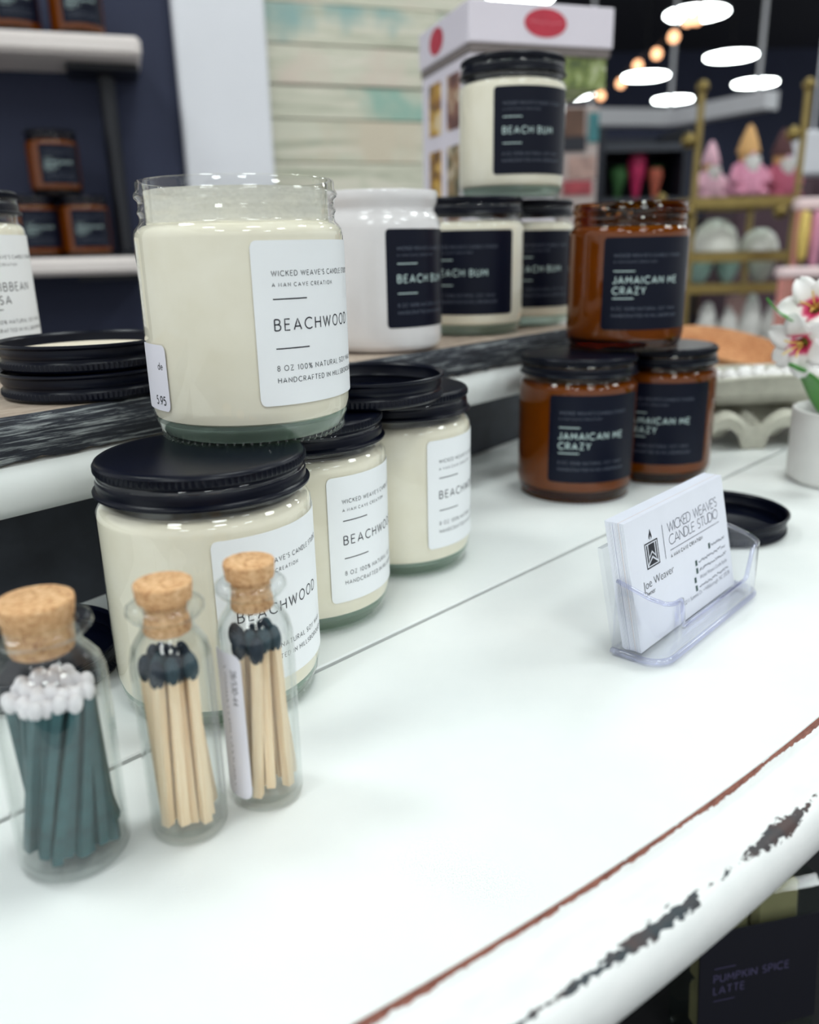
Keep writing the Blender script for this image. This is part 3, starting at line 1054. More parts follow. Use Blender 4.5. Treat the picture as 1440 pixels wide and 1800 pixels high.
# plain matches with black tips
LS = .0462
sm = make_stick_mesh(M['match_wood'], LS, .0025); hm = make_head_mesh(M['tip_black'], .0021, .0042)
M['tip_teal'] = plain('dark_teal_match_tip', (44, 66, 76), .75, .3, 900)
hm2 = make_head_mesh(M['tip_teal'], .0021, .0042)
def fill(vc, n, rb, rt, twist, lab, group, lift, ph):
    for i in range(n):
        f = math.sqrt((i+.5)/n)
        a = i*2.39996 + ph
        p0 = Vector((rb*f*math.cos(a)+.0006, rb*f*math.sin(a), .0023+R.uniform(0, .0006)))
        p1 = Vector((rt*f*math.cos(a+twist)-.0006, rt*f*math.sin(a+twist), LS))
        p1 = p0 + (p1-p0).normalized()*LS
        dz = Vector((0, 0, R.uniform(0, lift)))
        p0 = p0 + dz; p1 = p1 + dz
        put_match(*vc, p0, p1, sm, hm2 if i % 3 == 1 else hm, LS-.0008, lab, group)
fill(V2, 13, .0080, .0070, .42, 'pale wooden match with black tip in the middle vial', 'pale matches in the middle vial', .0030, .4)
fill(V3, 11, .0078, .0070, .55, 'pale wooden match with black tip in the vial with side sticker', 'pale matches in the stickered vial', .0028, 1.7)
# teal matches with white tips, waisted bundle
LG = .0440
sg = make_stick_mesh(M['match_green'], LG, .0025); hg = make_head_mesh(M['tip_white'], .0020, .0026)
for i in range(38):
    f = math.sqrt((i+.5)/38)
    a = i*2.39996
    p0 = Vector((.0118*f*math.cos(a), .0118*f*math.sin(a), .0024))
    tw = .95
    p1 = Vector((.0104*f*math.cos(a+tw), .0104*f*math.sin(a+tw), LG))
    d = (p1-p0).normalized()
    q = p0.copy(); q.z += R.uniform(0, .0060)*(.35+.65*(1-f)) + .001
    put_match(*V1, q, q+d*LG, sg, hg, LG-.0004, 'teal match with round white tip in the widest vial', 'teal matches in the widest vial')
# barcode sticker on the flank of the third vial
rs = .0105+.0001
me_s = label_mesh('side_sticker', .0118, .0045, .0500, rs, .0028); me_s.materials.append(M['sticker'])
st = obj('side_sticker', me_s, None, v3, rot=(0, 0, facing(*V3)+math.radians(-88)-v3.rotation_euler.z))
tag(st, 'white sticker with small sideways print')
mb = MB()
def side(s, t_):      # sideways print: text runs down the vial
    return cyl(rs+.0002)(t_, s)
ln, _ = text_strokes('28/530-44', 0, 0, .0017, .22)
ribbons(mb, [[(-(x)+.0452, y+.0086) for x, y in pl] for pl in ln], .00022, lambda s, t_: side(s, t_), .0006)
# a line of print too small to read
R2 = random.Random(3)
xx = .008
while xx < .046:
    L = R2.uniform(.0004, .0011)
    ribbons(mb, [[(xx, .0061+R2.uniform(-.0002, .0002)), (xx+L, .0064+R2.uniform(-.0003, .0003))]], .00022, lambda s, t_: side(s, t_))
    xx += L + R2.choice([.0003, .0003, .0012])
mb.build('side_print', M['ink'], st)

# ================================================================== BUSINESS CARDS AND HOLDER
CT = math.radians(47.3); LEAN = math.radians(12.3)
cu = Vector((math.cos(CT), math.sin(CT), 0)); cn = Vector((math.sin(CT), -math.cos(CT), 0))
CO = Vector((.0871, .2837, 0))
holder = thing('card_holder', 'clear acrylic holder standing on the table with white business cards', 'card holder', tuple(CO), CT)
# local frame of the holder: x along the card, -y towards the viewer
X0, X1, YF, YB = -.0016, .0938, -.0100, .0115
rc = .009
path = [(X0, YB)] + [(X0, YB-.004)]
path += [(X0+rc-rc*math.cos(a), YF+rc-rc*math.sin(a)) for a in [PI/2*i/8 for i in range(9)]]
nfr = 40
path += [(X0+rc+(X1-X0-2*rc)*i/nfr, YF) for i in range(1, nfr)]
path += [(X1-rc+rc*math.sin(a), YF+rc-rc*math.cos(a)) for a in [PI/2*i/8 for i in range(9)]]
path += [(X1, YB-.004), (X1, YB)]
def hgt(x, y):
    hi, lo = .0262, .0125
    if y > YF+.003:
        return hi + (y-YF-.003)*.25
    def ss(t): t = max(0, min(1, t)); return t*t*(3-2*t)
    k = ss((x-(X0+.0130))/.004)*ss(((X1-.0120)-x)/.006)
    return hi - (hi-lo)*k - .0012*math.sin(PI*max(0, min(1, (x-X0)/.02)))
th = .0017
mb = MB()
for i, (x, y) in enumerate(path):
    a, b = path[max(i-1, 0)], path[min(i+1, len(path)-1)]
    dx, dy = b[0]-a[0], b[1]-a[1]
    L = math.hypot(dx, dy)
    nx, ny = -dy/L, dx/L
    h = hgt(x, y)
    xi, yi = x+nx*th, y+ny*th
    mb.v += [(x, y, .003), (x, y, h-.0005), (x+nx*.0004, y+ny*.0004, h), (xi-nx*.0004, yi-ny*.0004, h), (xi, yi, h-.0005), (xi, yi, .003)]
for i in range(len(path)-1):
    for j in range(5):
        mb.f.append((6*i+j, 6*i+6+j, 6*i+7+j, 6*i+1+j))
for e in (0, len(path)-1):
    mb.f.append(tuple(6*e+j for j in range(6)))
mb.build('front_wall', M['acrylic'], holder, True, 40)
M['acrylic_edge'] = thin_glass('acrylic_edge', (.90, .905, .975), .08, 1.5, 1.5, edge=(.66, .68, .88))
# base plate and rim beads
base = [(x, y) for x, y in path]
mb = MB().prism(base, .0002, .003)
mb.build('base_plate', M['acrylic'], holder, True, 40)
mb = MB().tube([(x, y+.0002, .0022) for x, y in path], .0013, 8)
mb.build('base_bead', M['acrylic_edge'], holder, True)
tb = []
for i, (x, y) in enumerate(path):
    a, b = path[max(i-1, 0)], path[min(i+1, len(path)-1)]
    L = math.hypot(b[0]-a[0], b[1]-a[1])
    tb.append((x-(b[1]-a[1])/L*th/2, y+(b[0]-a[0])/L*th/2, hgt(x, y)))
MB().tube(tb, .0009, 8).build('top_bead', M['acrylic_edge'], holder, True)
bwall = MB()
ly = math.tan(LEAN)
for z, s in ((.003, 0), (.042, 0)):
    for x in (X0+.001, X1-.001):
        bwall.v += [(x, YB-.002+z*ly, z), (x, YB-.002+z*ly+.002, z)]
bwall.f += [(0, 2, 6, 4), (1, 5, 7, 3), (4, 6, 7, 5), (0, 1, 3, 2), (0, 4, 5, 1), (2, 3, 7, 6)]
bwall.build('back_wall', M['acrylic'], holder)

M['card'] = plain('white_card_stock', (236, 238, 248), .5, .015)
M['card_edge'] = plain('card_stock_warm', (232, 226, 230), .6, .03)
CW, CH, CTH = .089, .0508, .00042
me_card = MB().box((CW/2, CTH/2, CH/2), (CW, CTH, CH)).mesh('card'); me_card.materials.append(M['card'])
me_card2 = MB().box((CW/2, CTH/2, CH/2), (CW, CTH, CH)).mesh('card_plain'); me_card2.materials.append(M['card_edge'])
def card(i, lab, group=None):
    y = .0004 + i*.00054
    dx = 0 if i == 0 else R.uniform(-.0006, .0003)
    p = CO + cu*(.0008+dx) - cn*y + Vector((0, 0, .0034))
    t = thing('business_card', lab, 'business card', tuple(p), 0, group, rot=(-LEAN, 0, CT))
    t.rotation_mode = 'XYZ'
    obj('card_stock', me_card if i == 0 or R.random() < .7 else me_card2, None, t)
    return t
fcard = card(0, 'printed white business card at the front of the acrylic holder')
for i in range(1, 15):
    card(i, 'blank-edged white business card stacked behind the printed one', 'business cards behind the front one')
# print on the front card: x right, y up from its lower left corner
fm = lambda s, t_: (s, -.00012, t_)
pm, gm = MB(), MB()
def put(mb, s, x, y, h, w, track=.28, width=None):
    if width:
        k = width/text_width(s, h, track)
        ln, _ = text_strokes(s, 0, 0, h, track)
        ln = [[(x+px*k, y+py) for px, py in pl] for pl in ln]
    else:
        ln, _ = text_strokes(s, x, y, h, track)
    ribbons(mb, ln, w, fm, .001)
put(gm, "WICKED WEAVE'S", .0333, .0388, .0040, .00030, .10, .0472)
put(gm, 'CANDLE STUDIO', .0333, .0336, .0040, .00030, .10, .0468)
ribbons(gm, [[(.0333, .0315), (.0806, .0315)]], .00026, fm)
ribbons(gm, [[(.0288, .0292), (.0288, .0432)]], .00032, fm)
put(pm, 'A MAN CAVE CREATION', .0333, .0284, .0013, .00028, .5, .0295)
pmo = pm.build('card_print', M['ink'], fcard)
gm.build('card_headline', M['ink_grey'], fcard)
# candle emblem: framed block with two chevrons and a flame
em = MB()
def quadfill(mb, pts):
    b = len(mb.v)
    mb.v += [fm(*p) for p in pts]
    mb.f.append(tuple(range(b, b+len(pts))))
ex, ey, ew, eh = .0131, .0292, .0107, .0102
def frame(mb, x, y, w_, h_, t_):
    quadfill(mb, [(x, y), (x+w_, y), (x+w_, y+t_), (x, y+t_)]); quadfill(mb, [(x, y+h_-t_), (x+w_, y+h_-t_), (x+w_, y+h_), (x, y+h_)])
    quadfill(mb, [(x, y+t_), (x+t_, y+t_), (x+t_, y+h_-t_), (x, y+h_-t_)]); quadfill(mb, [(x+w_-t_, y+t_), (x+w_, y+t_), (x+w_, y+h_-t_), (x+w_-t_, y+h_-t_)])
frame(em, ex, ey, ew, eh, .0005)
ix0, ix1, iy0, iy1 = ex+.0013, ex+ew-.0013, ey+.0010, ey+eh-.0010
mx = (ix0+ix1)/2
# black block with the W left white
H_ = iy1-iy0
quadfill(em, [(ix0+.0002, iy0), (ix1-.0002, iy0), (mx, iy0+H_*.30)])
quadfill(em, [(ix0+.0016, iy1), (ix0+.0016, iy0+H_*.42), (mx, iy0+H_*.68), (ix1-.0016, iy0+H_*.42), (ix1-.0016, iy1)])
quadfill(em, [(ix0+.0010, iy0+H_*.16), (ix0+.0016, iy0+H_*.32), (mx, iy0+H_*.57), (mx, iy0+H_*.42)])
quadfill(em, [(ix1-.0010, iy0+H_*.16), (mx, iy0+H_*.42), (mx, iy0+H_*.57), (ix1-.0016, iy0+H_*.32)])
quadfill(em, [(ix0, iy0+H_*.08), (ix0+.0008, iy0+H_*.2), (ix0+.0008, iy1), (ix0, iy1)])
quadfill(em, [(ix1-.0008, iy0+H_*.2), (ix1, iy0+H_*.08), (ix1, iy1), (ix1-.0008, iy1)])
fx, fy = ex+ew/2, ey+eh+.0006
k_ = .72
quadfill(em, [(fx+k_*a_, fy+k_*b_) for a_, b_ in ((-.0018, .0012), (-.0008, 0), (-.0009, .0012), (.0001, .0026), (.0007, .0012), (.0006, 0), (.0018, .0014), (.0012, .0034), (.0002, .0060), (-.0004, .0042), (-.0012, .0030))])
em.build('card_emblem', M['ink'], fcard)
def font_text(s, x, y, size, mat, name, parent, offset=0.0, width=None):
    cu_ = bpy.data.curves.new(name, 'FONT')
    cu_.body = s
    cu_.size = size
    cu_.offset = offset
    tmp = bpy.data.objects.new(name+'_tmp', cu_)
    COL.objects.link(tmp)
    dg = bpy.context.evaluated_depsgraph_get()
    me = bpy.data.meshes.new_from_object(tmp.evaluated_get(dg))
    bpy.data.objects.remove(tmp)
    k = 1.0
    if width:
        k = width/max(1e-6, max(v.co.x for v in me.vertices))
    for v in me.vertices:
        v.co = (x+v.co.x*k, -.00012, y+v.co.y)
    me.name = name
    me.materials.clear()
    me.materials.append(mat)
    return obj(name, me, None, parent)
font_text('Joe Weaver', .0085, .0222, .0048, M['ink'], 'name_print', fcard, -.00007, .0255)
font_text('Owner', .0085, .0193, .0028, M['ink'], 'title_print', fcard, -.00002, .0086)
font_text("2211 Summit Dr. \u2022 Hillsborough, NC 27278", .0390, .0062, .0025, M['ink_grey'], 'address_print', fcard, -.00003, .0460)
font_text("Wicked Weave's Candle Studio", .0560, .0123, .0025, M['ink_grey'], 'page_print', fcard, -.00003, .0280)
ill = MB()
ic = MB()
for y, x0_, x1_, icx in ((.0230, .0700, .0838, .0674), (.0192, .0565, .0840, .0534), (.0158, .0565, .0840, .0534), (.0088, .0545, .0845, .0510)):
    x = x0_
    while x < x1_:      # fine print that cannot be read in the photograph
        L = R2.uniform(.0005, .0012)
        ribbons(ill, [[(x, y+R2.uniform(0, .0012)), (x+L, y+R2.uniform(0, .0014))]], .00045, fm)
        x += L+.00025
    quadfill(ic, [(icx, y-.0004), (icx+.0018, y-.0004), (icx+.0018, y+.0020), (icx, y+.0020)])
quadfill(ic, [(.0508, .0120), (.0526, .0120), (.0526, .0144), (.0508, .0144)])
ill.build('fine_print', M['ink_grey'], fcard)['kind'] = 'stuff'
ic.build('card_icons', plain('teal_ink', (44, 74, 72), .5), fcard)

# ================================================================== POTTED FLOWERS
PX = (.2885, .529)
pot = thing('potted_flower', 'white pot of pink and white lilies at the right edge', 'potted plant', (*PX, .0003))
MB().lathe([(0, 0), (.033, 0), (.0348, .0012), (.0355, .004), (.0362, .045), (.0358, .0472), (.0345, .0476), (.0335, .0465), (.0325, .036), (0, .036)], 56).build('pot', plain('matt_white_pot', (228, 227, 224), .6, .03), pot, True, 45)
M['soil'] = plain('dark_soil', (48, 44, 46), .95, .5, 300)
MB().lathe([(0, .0395), (.02, .0392), (.0331, .0375), (.0325, .0362), (0, .0362)], 40, mod=lambda i, j: R.uniform(-.0004, .0002)).build('soil', M['soil'], pot, True)
M['stem'] = plain('green_stem', (124, 160, 56), .5, .15, 80)
M['leaf'] = plain('green_leaf', (66, 146, 46), .42, .25, 50)
def petal_mat():
    t = NT('white_petal_pink_heart')
    uv = t.n('ShaderNodeUVMap', uv_map='petal').outputs[0]
    sp = t.n('ShaderNodeSeparateXYZ', {0: uv})
    nz = t.noise(30, 3, vec=uv)
    v = t.math('ADD', sp.outputs[1], t.math('MULTIPLY', t.math('SUBTRACT', nz, .5), .35))
    c = t.ramp(v, [(.10, lin(214, 34, 92)), (.26, lin(226, 66, 118)), (.36, lin(246, 238, 236)), (1, lin(250, 248, 246))]).outputs[0]
    t.pbr(c, .55)
    return t.m
M['petal'] = petal_mat()
def blade(length, width, bend, nu=8, fold=.15, rnd=.8):
    """leaf or petal surface, base at the origin, pointing along +z and bending towards +y; thin but closed"""
    vs, fs, uvs = [], [], []
    cols = (-1, -.5, 0, .5, 1)
    for lay in (0, 1):
        for i in range(nu+1):
            u = i/nu
            w = width*(math.sin(PI*min(.995, u**.75*.93+.07))**rnd if i < nu else .03+.35*(.8-rnd))
            a = bend*u
            y = length*(1-math.cos(a))/max(bend, 1e-3); z = length*math.sin(a)/max(bend, 1e-3)
            for c in cols:
                f = fold*width*(abs(c)**1.5)
                vs.append((w*c, y - f*math.cos(a)*u + lay*.0005*math.cos(a), z + f*math.sin(a) - lay*.0005*math.sin(a)))
                uvs.append((c*.5+.5, u))
    n1 = (nu+1)*5
    for i in range(nu):
        for j in range(4):
            q = (5*i+j, 5*i+j+1, 5*i+6+j, 5*i+5+j)
            fs += [q, tuple(n1+k for k in reversed(q))]
        fs += [(5*i, 5*i+5, n1+5*i+5, n1+5*i), (5*i+4, n1+5*i+4, n1+5*i+9, 5*i+9)]
    me = bpy.data.meshes.new('blade')
    me.from_pydata(vs, [], fs)
    me.polygons.foreach_set('use_smooth', [True]*len(me.polygons))
    ul = me.uv_layers.new(name='petal')
    for lp in me.loops:
        ul.data[lp.index].uv = uvs[lp.vertex_index]
    return me
me_petal = blade(.0200, .0078, 1.25, 10, .25, .42); me_petal.materials.append(M['petal'])
me_leaf = blade(.048, .0115, .9, 10); me_leaf.materials.append(M['leaf'])
me_leaf2 = blade(.030, .0052, .7, 8); me_leaf2.materials.append(M['leaf'])
def orient(zdir, ydir):
    z = Vector(zdir).normalized()
    x = Vector(ydir).cross(z).normalized()
    y = z.cross(x)
    mm = Matrix((x, y, z)).transposed()
    return mm.to_euler()
M['stamen'] = plain('yellow_stamen', (226, 190, 90), .6)
def flower(c, axis, k):
    ax = Vector(axis).normalized()
    ref = ax.cross(Vector((.3, .2, 1))).normalized()
    fl_ = MB()
    fl_.lathe([(0, 0), (.0022, .0006), (.0032, .004), (.0028, .007)], 12)
    h = fl_.build('flower', M['stem'], pot, True, loc=c, rot=orient(ax, ref))
    for i in range(6):
        a = 2*PI*i/6 + k
        d = ref*math.cos(a) + ax.cross(ref)*math.sin(a)
        o = obj('petal', me_petal, None, h)
        inv = h.rotation_euler.to_matrix().inverted()
        o.rotation_euler = orient(inv @ (ax*R.uniform(.6, 1.1)+d*.7), inv @ d)
        o.location = inv @ (ax*.004 + d*.0015)
    st_ = MB()
    for i in range(4):
        a = 2*PI*i/4+k
        st_.tube([(0, 0, .004), (.003*math.cos(a), .003*math.sin(a), .015), (.006*math.cos(a), .006*math.sin(a), .020)], .0005, 5)
    st_.build('stamens', M['stamen'], h)
def rel(px, py, Y):
    p = at(px, py, Y)
    return Vector((p.x-PX[0], p.y-PX[1], p.z))
f1 = rel(1436, 548, .505); f2 = rel(1420, 600, .500)
f3 = rel(1490, 560, .53)
for q, ax, k in ((f1, (-.55, -.75, .35), .2), (f2, (-.75, -.6, -.15), .7), (f3, (.5, -.3, .6), .1)):
    flower(q, ax, k)
base_p = Vector((.004, -.004, .038))
for q, ax in ((f1, (-.55, -.75, .35)), (f2, (-.75, -.6, -.15)), (f3, (.5, -.3, .6))):
    mid = (base_p+q)/2 + Vector((.010, .004, .012))
    pts = []
    for i in range(9):
        s = i/8
        pts.append(base_p*(1-s)**2 + mid*2*s*(1-s) + (q - Vector(ax).normalized()*.001)*s*s)
    MB().tube(pts, [.0016-.0005*i/8 for i in range(9)], 8).build('stem', M['stem'], pot, True)
# long leaves
for p_, zd, yd, mm in ((rel(1446, 728, .505), (-.30, -.2, .95), (-1, -.3, 0), me_leaf), (rel(1418, 555, .50)+Vector((-.002, 0, -.004)), (-1, -.1, .2), (0, -.3, 1), me_leaf2),
                       (base_p+Vector((.006, 0, 0)), (.5, .2, .9), (1, .2, 0), me_leaf), (base_p+Vector((-.004, .006, 0)), (.1, .6, .9), (.2, 1, 0), me_leaf)):
    obj('leaf', mm, None, pot, loc=p_, rot=orient(zd, yd))

# ================================================================== EGG CARTON, BOWL, CRYSTALS
M['pulp'] = plain('grey_moulded_pulp', (196, 194, 180), .9, .08, 140)
def carton_mesh(nx_, ny_, pitch, h, arch, seed):
    """moulded pulp tray: cups hang from a flange; the rim arches between cups"""
    rr = random.Random(seed)
    k = 10
    W_, D_ = nx_*pitch, ny_*pitch
    gx, gy = nx_*k, ny_*k
    mb = MB()
    def z(x, y):
        u, v = x/pitch*2*PI, y/pitch*2*PI
        c = (1-math.cos(u))/2*(1-math.cos(v))/2       # 1 in the middle of a cup
        rim = h*(1-.92*min(1, c*1.7)**.7)
        ed = min(y, D_-y, x, W_-x)/pitch
        if ed < .12:
            e = math.cos(u) if (min(y, D_-y) < min(x, W_-x)) else math.cos(v)
            rim = h*(.60+arch*e*.40)
        return max(.0006, rim) + rr.uniform(-.0003, .0003)
    for lay in (0, 1):
        for j in range(gy+1):
            for i in range(gx+1):
                x, y = W_*i/gx, D_*j/gy
                mb.v.append((x, y, z(x, y)+lay*.0018))
    n1 = (gx+1)*(gy+1)
    for j in range(gy):
        for i in range(gx):
            a = j*(gx+1)+i
            q = (a, a+1, a+gx+2, a+gx+1)
            mb.f += [tuple(n1+t for t in q), tuple(reversed(q))]
    # outer walls: follow the arches, drop to the table at the cups
    def wall(idx):
        m0 = len(mb.v)
        for a in idx:
            x, y, zz_ = mb.v[n1+a]
            mb.v.append((x, y, zz_))
        return m0
    for idx in ([i for i in range(gx+1)], [gy*(gx+1)+i for i in range(gx+1)], [j*(gx+1) for j in range(gy+1)], [j*(gx+1)+gx for j in range(gy+1)]):
        for a, b in zip(idx, idx[1:]):
            mb.f.append((a, b, n1+b, n1+a))
    return mb
# lower tray: arched skirt standing on the table
ec = at_z(1246, 792, 0)
CA = math.radians(4)
cart = thing('egg_carton', 'grey moulded pulp egg carton tray with arched front, on the table', 'egg carton', (ec.x-.012, ec.y-.002, .0003), CA)
def skirt(mb, W_, h0, h1, pitch, x_off, y0, yd, thick=.0022):
    """front face with half-round arch openings and a bulging lip over each"""
    n = int(W_/.0015)
    for lay in (0, 1):
        for i in range(n+1):
            x = W_*i/n
            ph = ((x+x_off) % pitch)/pitch - .5
            op = math.sqrt(max(0, 1-(ph/.30)**2))*h0 if abs(ph) < .30 else 0
            top = h1*(.62+.38*max(0, math.cos(ph*PI*1.25)))
            lip = .005*max(0, math.cos(ph*PI))
            yy = y0 + lay*thick
            mb.v += [(x, yy-lip*.2, max(op, .0002)), (x, yy-lip, max(op, .0002)*.35+top*.65), (x, yy, max(top, op+.004))]
    b = 3*(n+1)
    for i in range(n):
        for j in (0, 1):
            q = (3*i+j, 3*i+3+j, 3*i+4+j, 3*i+1+j)
            mb.f += [q, tuple(b+t for t in reversed(q))]
        mb.f += [(3*i+2, 3*i+5, b+3*i+5, b+3*i+2), (3*i, b+3*i, b+3*i+3, 3*i+3)]
    return mb
CWD, CPD = .135, .047
sk = skirt(MB(), CWD, .017, .030, CPD, .001, 0, 0)
sk.build('arched_side', M['pulp'], cart, True, 60)
ct = carton_mesh(3, 2, .045, .021, .3, 4)
ct.v = [(x, y+.003, z+.004) for x, y, z in ct.v]
ct.build('cup_tray', M['pulp'], cart, True, 60)
# upper tray, stacked a little askew
cart2 = thing('egg_carton', 'grey moulded pulp tray heaped with white wax melts, atop the arched one', 'egg carton', (ec.x-.014, ec.y+.004, .0305), CA+.05)
ct = MB()
nc = 60
for lay in (0, 1):
    for i in range(nc+1):
        x = .118*i/nc
        s = math.sin(PI*i/nc)
        low = -.0 + .004*(1-min(1, s*1.6))
        for j, (yy, zz_) in enumerate(((.012, low), (.002, low+.004), (-.003, .013+low), (-.006, .020+.003*s), (-.008, .0215+.003*s))):
            ct.v.append((x, yy+lay*.0018, zz_+lay*.0012))
b = 5*(nc+1)
for i in range(nc):
    for j in range(4):
        q = (5*i+j, 5*i+5+j, 5*i+6+j, 5*i+1+j)
        ct.f += [q, tuple(b+t for t in reversed(q))]
    ct.f.append((5*i+4, 5*i+9, b+5*i+9, b+5*i+4))
ct.build('tray_front', M['pulp'], cart2, True, 60)
MB().box((.059, .045, .004), (.118, .07, .006), bev=.002).build('tray_floor', M['pulp'], cart2)
MB().box((.059, .081, .011), (.118, .003, .02), bev=.001).build('tray_back', M['pulp'], cart2)
M['crystal'] = plain('white_wax_melt', (240, 238, 236), .22, .05, 300)
me_cr = []
for s in range(3):
    rr = random.Random(s)
    mb = MB().ball((0, 0, 0), (.0062, .0055, .0045), 9, 6)
    mb.v = [(x*rr.uniform(.8, 1.15), y*rr.uniform(.8, 1.15), z*rr.uniform(.85, 1.15)) for x, y, z in mb.v]
    me = mb.mesh('wax_melt'); me.materials.append(M['crystal']); me_cr.append(me)
rot2 = Matrix.Rotation(CA+.05, 3, 'Z')
for i in range(9):
    for j in range(3):
        l = rot2 @ Vector((.010+i*.0123+(j % 2)*.004, .012+j*.0125, 0))
        c = tag(obj('wax_melt', me_cr[(i+j) % 3], None, None, loc=(ec.x-.014+l.x, ec.y+.004+l.y, .0305+.0175+R.uniform(0, .004)+.001*j), rot=(0, 0, R.uniform(0, 6))),
                'white glossy wax melt heaped in the pulp tray', 'wax melt', 'white wax melts in the pulp tray')
# wooden bowl leaning behind
M['bowl'] = weathered('tan_bowl_wood', lin(186, 126, 82), lin(216, 160, 112), lin(232, 184, 138), .5, .8)
bo = at(1272, 625, .785)
prof_b = [(0, 0), (.03, .0005), (.048, .010), (.060, .026), (.0640, .040), (.0625, .0412), (.0605, .040), (.056, .027), (.044, .0125), (.028, .0045), (0, .004)]
prof_b = [(r_*.9, z_*.85) for r_, z_ in prof_b]
tag(MB().lathe([(0, 0), (.04, 0), (.042, .002), (.042, .019), (.04, .021), (0, .021)], 40).build('round_riser', M['ceramic'], None, True, 40, loc=(bo.x, bo.y, .0003)), 'low white round stand under the tan wooden bowl', 'stand')
tag(MB().lathe(prof_b, 56).build('wooden_bowl', M['bowl'], None, True, 50, loc=(bo.x, bo.y, .0275), rot=(math.radians(11), math.radians(8), 0)), 'tan wooden bowl tipped forward behind the egg cartons', 'bowl')

# ================================================================== DISPLAY BOX WITH RED OVALS
M['box_white'] = plain('white_printed_card', (226, 218, 228), .5, .02, 10)
M['red'] = plain('red_oval_print', (190, 44, 66), .5, .06)
M['red_pale'] = plain('pale_red_print', (222, 128, 138), .5, .04)
M['box_shadow'] = plain('header_gap_shade', (124, 114, 112), .7, .1)
def photo_mat(i, cols):
    t = NT('photo_print_%d' % i)
    nz = t.noise(38, 3, .6, vec=t.coord(scale=(1, 1, 1)), dist=.5)
    nz.inputs['Scale'].default_value = 38+i
    st_ = [(p, lin(*c)) for p, c in zip((.32, .45, .55, .68), cols)]
    t.pbr(t.ramp(nz, st_).outputs[0], .45)
    return t.m
PH = [photo_mat(0, [(70, 44, 36), (120, 74, 66), (170, 130, 100), (220, 210, 190)]), photo_mat(1, [(60, 56, 30), (150, 98, 34), (214, 170, 60), (230, 216, 190)]),
      photo_mat(2, [(36, 44, 34), (96, 92, 62), (150, 120, 80), (214, 204, 182)]), photo_mat(3, [(50, 44, 30), (136, 90, 30), (206, 160, 50), (216, 200, 170)]),
      photo_mat(4, [(60, 76, 50), (120, 134, 70), (168, 178, 128), (222, 214, 206)])]
bc = at(824, 72, .90)
zh0, zh1 = bc.z, at(824, -4, .90).z
BA = math.radians(17.5)
dbx = thing('display_box', 'white cardboard display box with red ovals and plant photos', 'display box', (bc.x, bc.y, 0), BA)
# local: x along the right face, y back along the left face
MB().box((.079, .075, (zh0+zh1)/2), (.158, .150, zh1-zh0), bev=.001).build('header', M['box_white'], dbx)
MB().box((.128, .076, zh0-.0182), (.052, .142, .036)).build('photo_band', PH[4], dbx)
MB().box((.079, .0755, zh0-.004), (.154, .147, .008)).build('gap_shade_strip', M['box_shadow'], dbx)  # grey strip colours in the shade of the gap under the header
zb = .0003
MB().box((.0515, .076, (zb+zh0-.0085)/2), (.098, .144, zh0-.0085-zb), bev=.001).build('carcass', M['box_white'], dbx)
def oval(mb, c, ax, rx, rz, off, n=36):
    b = len(mb.v)
    for k_ in range(n):
        a = 2*PI*k_/n
        mb.v.append(tuple(Vector(c) + Vector(ax)*(rx*math.cos(a)) + Vector((0, 0, rz*math.sin(a))) + Vector(off)))
    mb.f.append(tuple(range(b, b+n)))
    return mb
zo = (zh0+zh1)/2
o1 = oval(MB(), (.0815, -.0004, zo+.001), (1, 0, 0), .0232, .0128, (0, 0, 0)).build('red_oval', M['red'], dbx)
o2 = oval(MB(), (-.0004, .092, zo), (0, -1, 0), .0212, .0128, (0, 0, 0)).build('red_oval', M['red'], dbx)
mb = MB()
R3 = random.Random(5)
for yy in (-.002,):
    x = .0640
    while x < .0985:
        L = R3.uniform(.0015, .003)
        ribbons(mb, [[(x, zo+.0005+R3.uniform(-.0005, .0015)), (x+L, zo+.002+R3.uniform(-.001, .001))]], .0008, lambda s, t_: (s, -.0007, t_))
        x += L+.0006
mb.build('oval_script', M['red_pale'], o1)
# photo windows on the left face
for r_ in range(4):
    for c_, (ya, yb) in enumerate(((.030, .066), (.086, .122))):
        z1_ = zh0 - .020 - r_*.068
        hh_ = .052
        if z1_-hh_ < .004: continue
        MB().box((.0021, (ya+yb)/2, z1_-hh_/2), (.0012, yb-ya, hh_)).build('photo_print', PH[(r_*2+c_) % 4], dbx)

# ================================================================== BACKGROUND OF THE STORE
M['gold'] = plain('brushed_gold', (150, 130, 78), .38, .1, 40, Metallic=.75)
M['pink'] = plain('pink_plush', (220, 150, 176), .9, .12, 30)
M['pale_pink'] = plain('pale_pink_plush', (236, 190, 206), .9, .1, 30)
M['rose'] = plain('rose_plush', (190, 98, 122), .9, .12, 30)
M['skin'] = plain('tan_felt', (226, 176, 116), .8, .1)
M['dark_hat'] = plain('brown_felt', (92, 60, 62), .9, .1)
M['white_soft'] = plain('white_plush', (226, 224, 220), .9, .05, 30)
M['mint'] = plain('mint_glaze', (186, 218, 208), .3, .08, 20)
M['white_bowl'] = plain('white_glaze', (226, 224, 214), .25, .04, 20)
M['copper'] = plain('rose_copper', (222, 150, 140), .3, .08, 30, Metallic=.6)
M['pale_bar'] = plain('pale_pink_bar', (248, 222, 222), .35, .03)
M['pale_yellow'] = plain('pale_yellow_cloth', (232, 200, 110), .6, .1)

def place(px, py, Y):
    return at(px, py, Y)

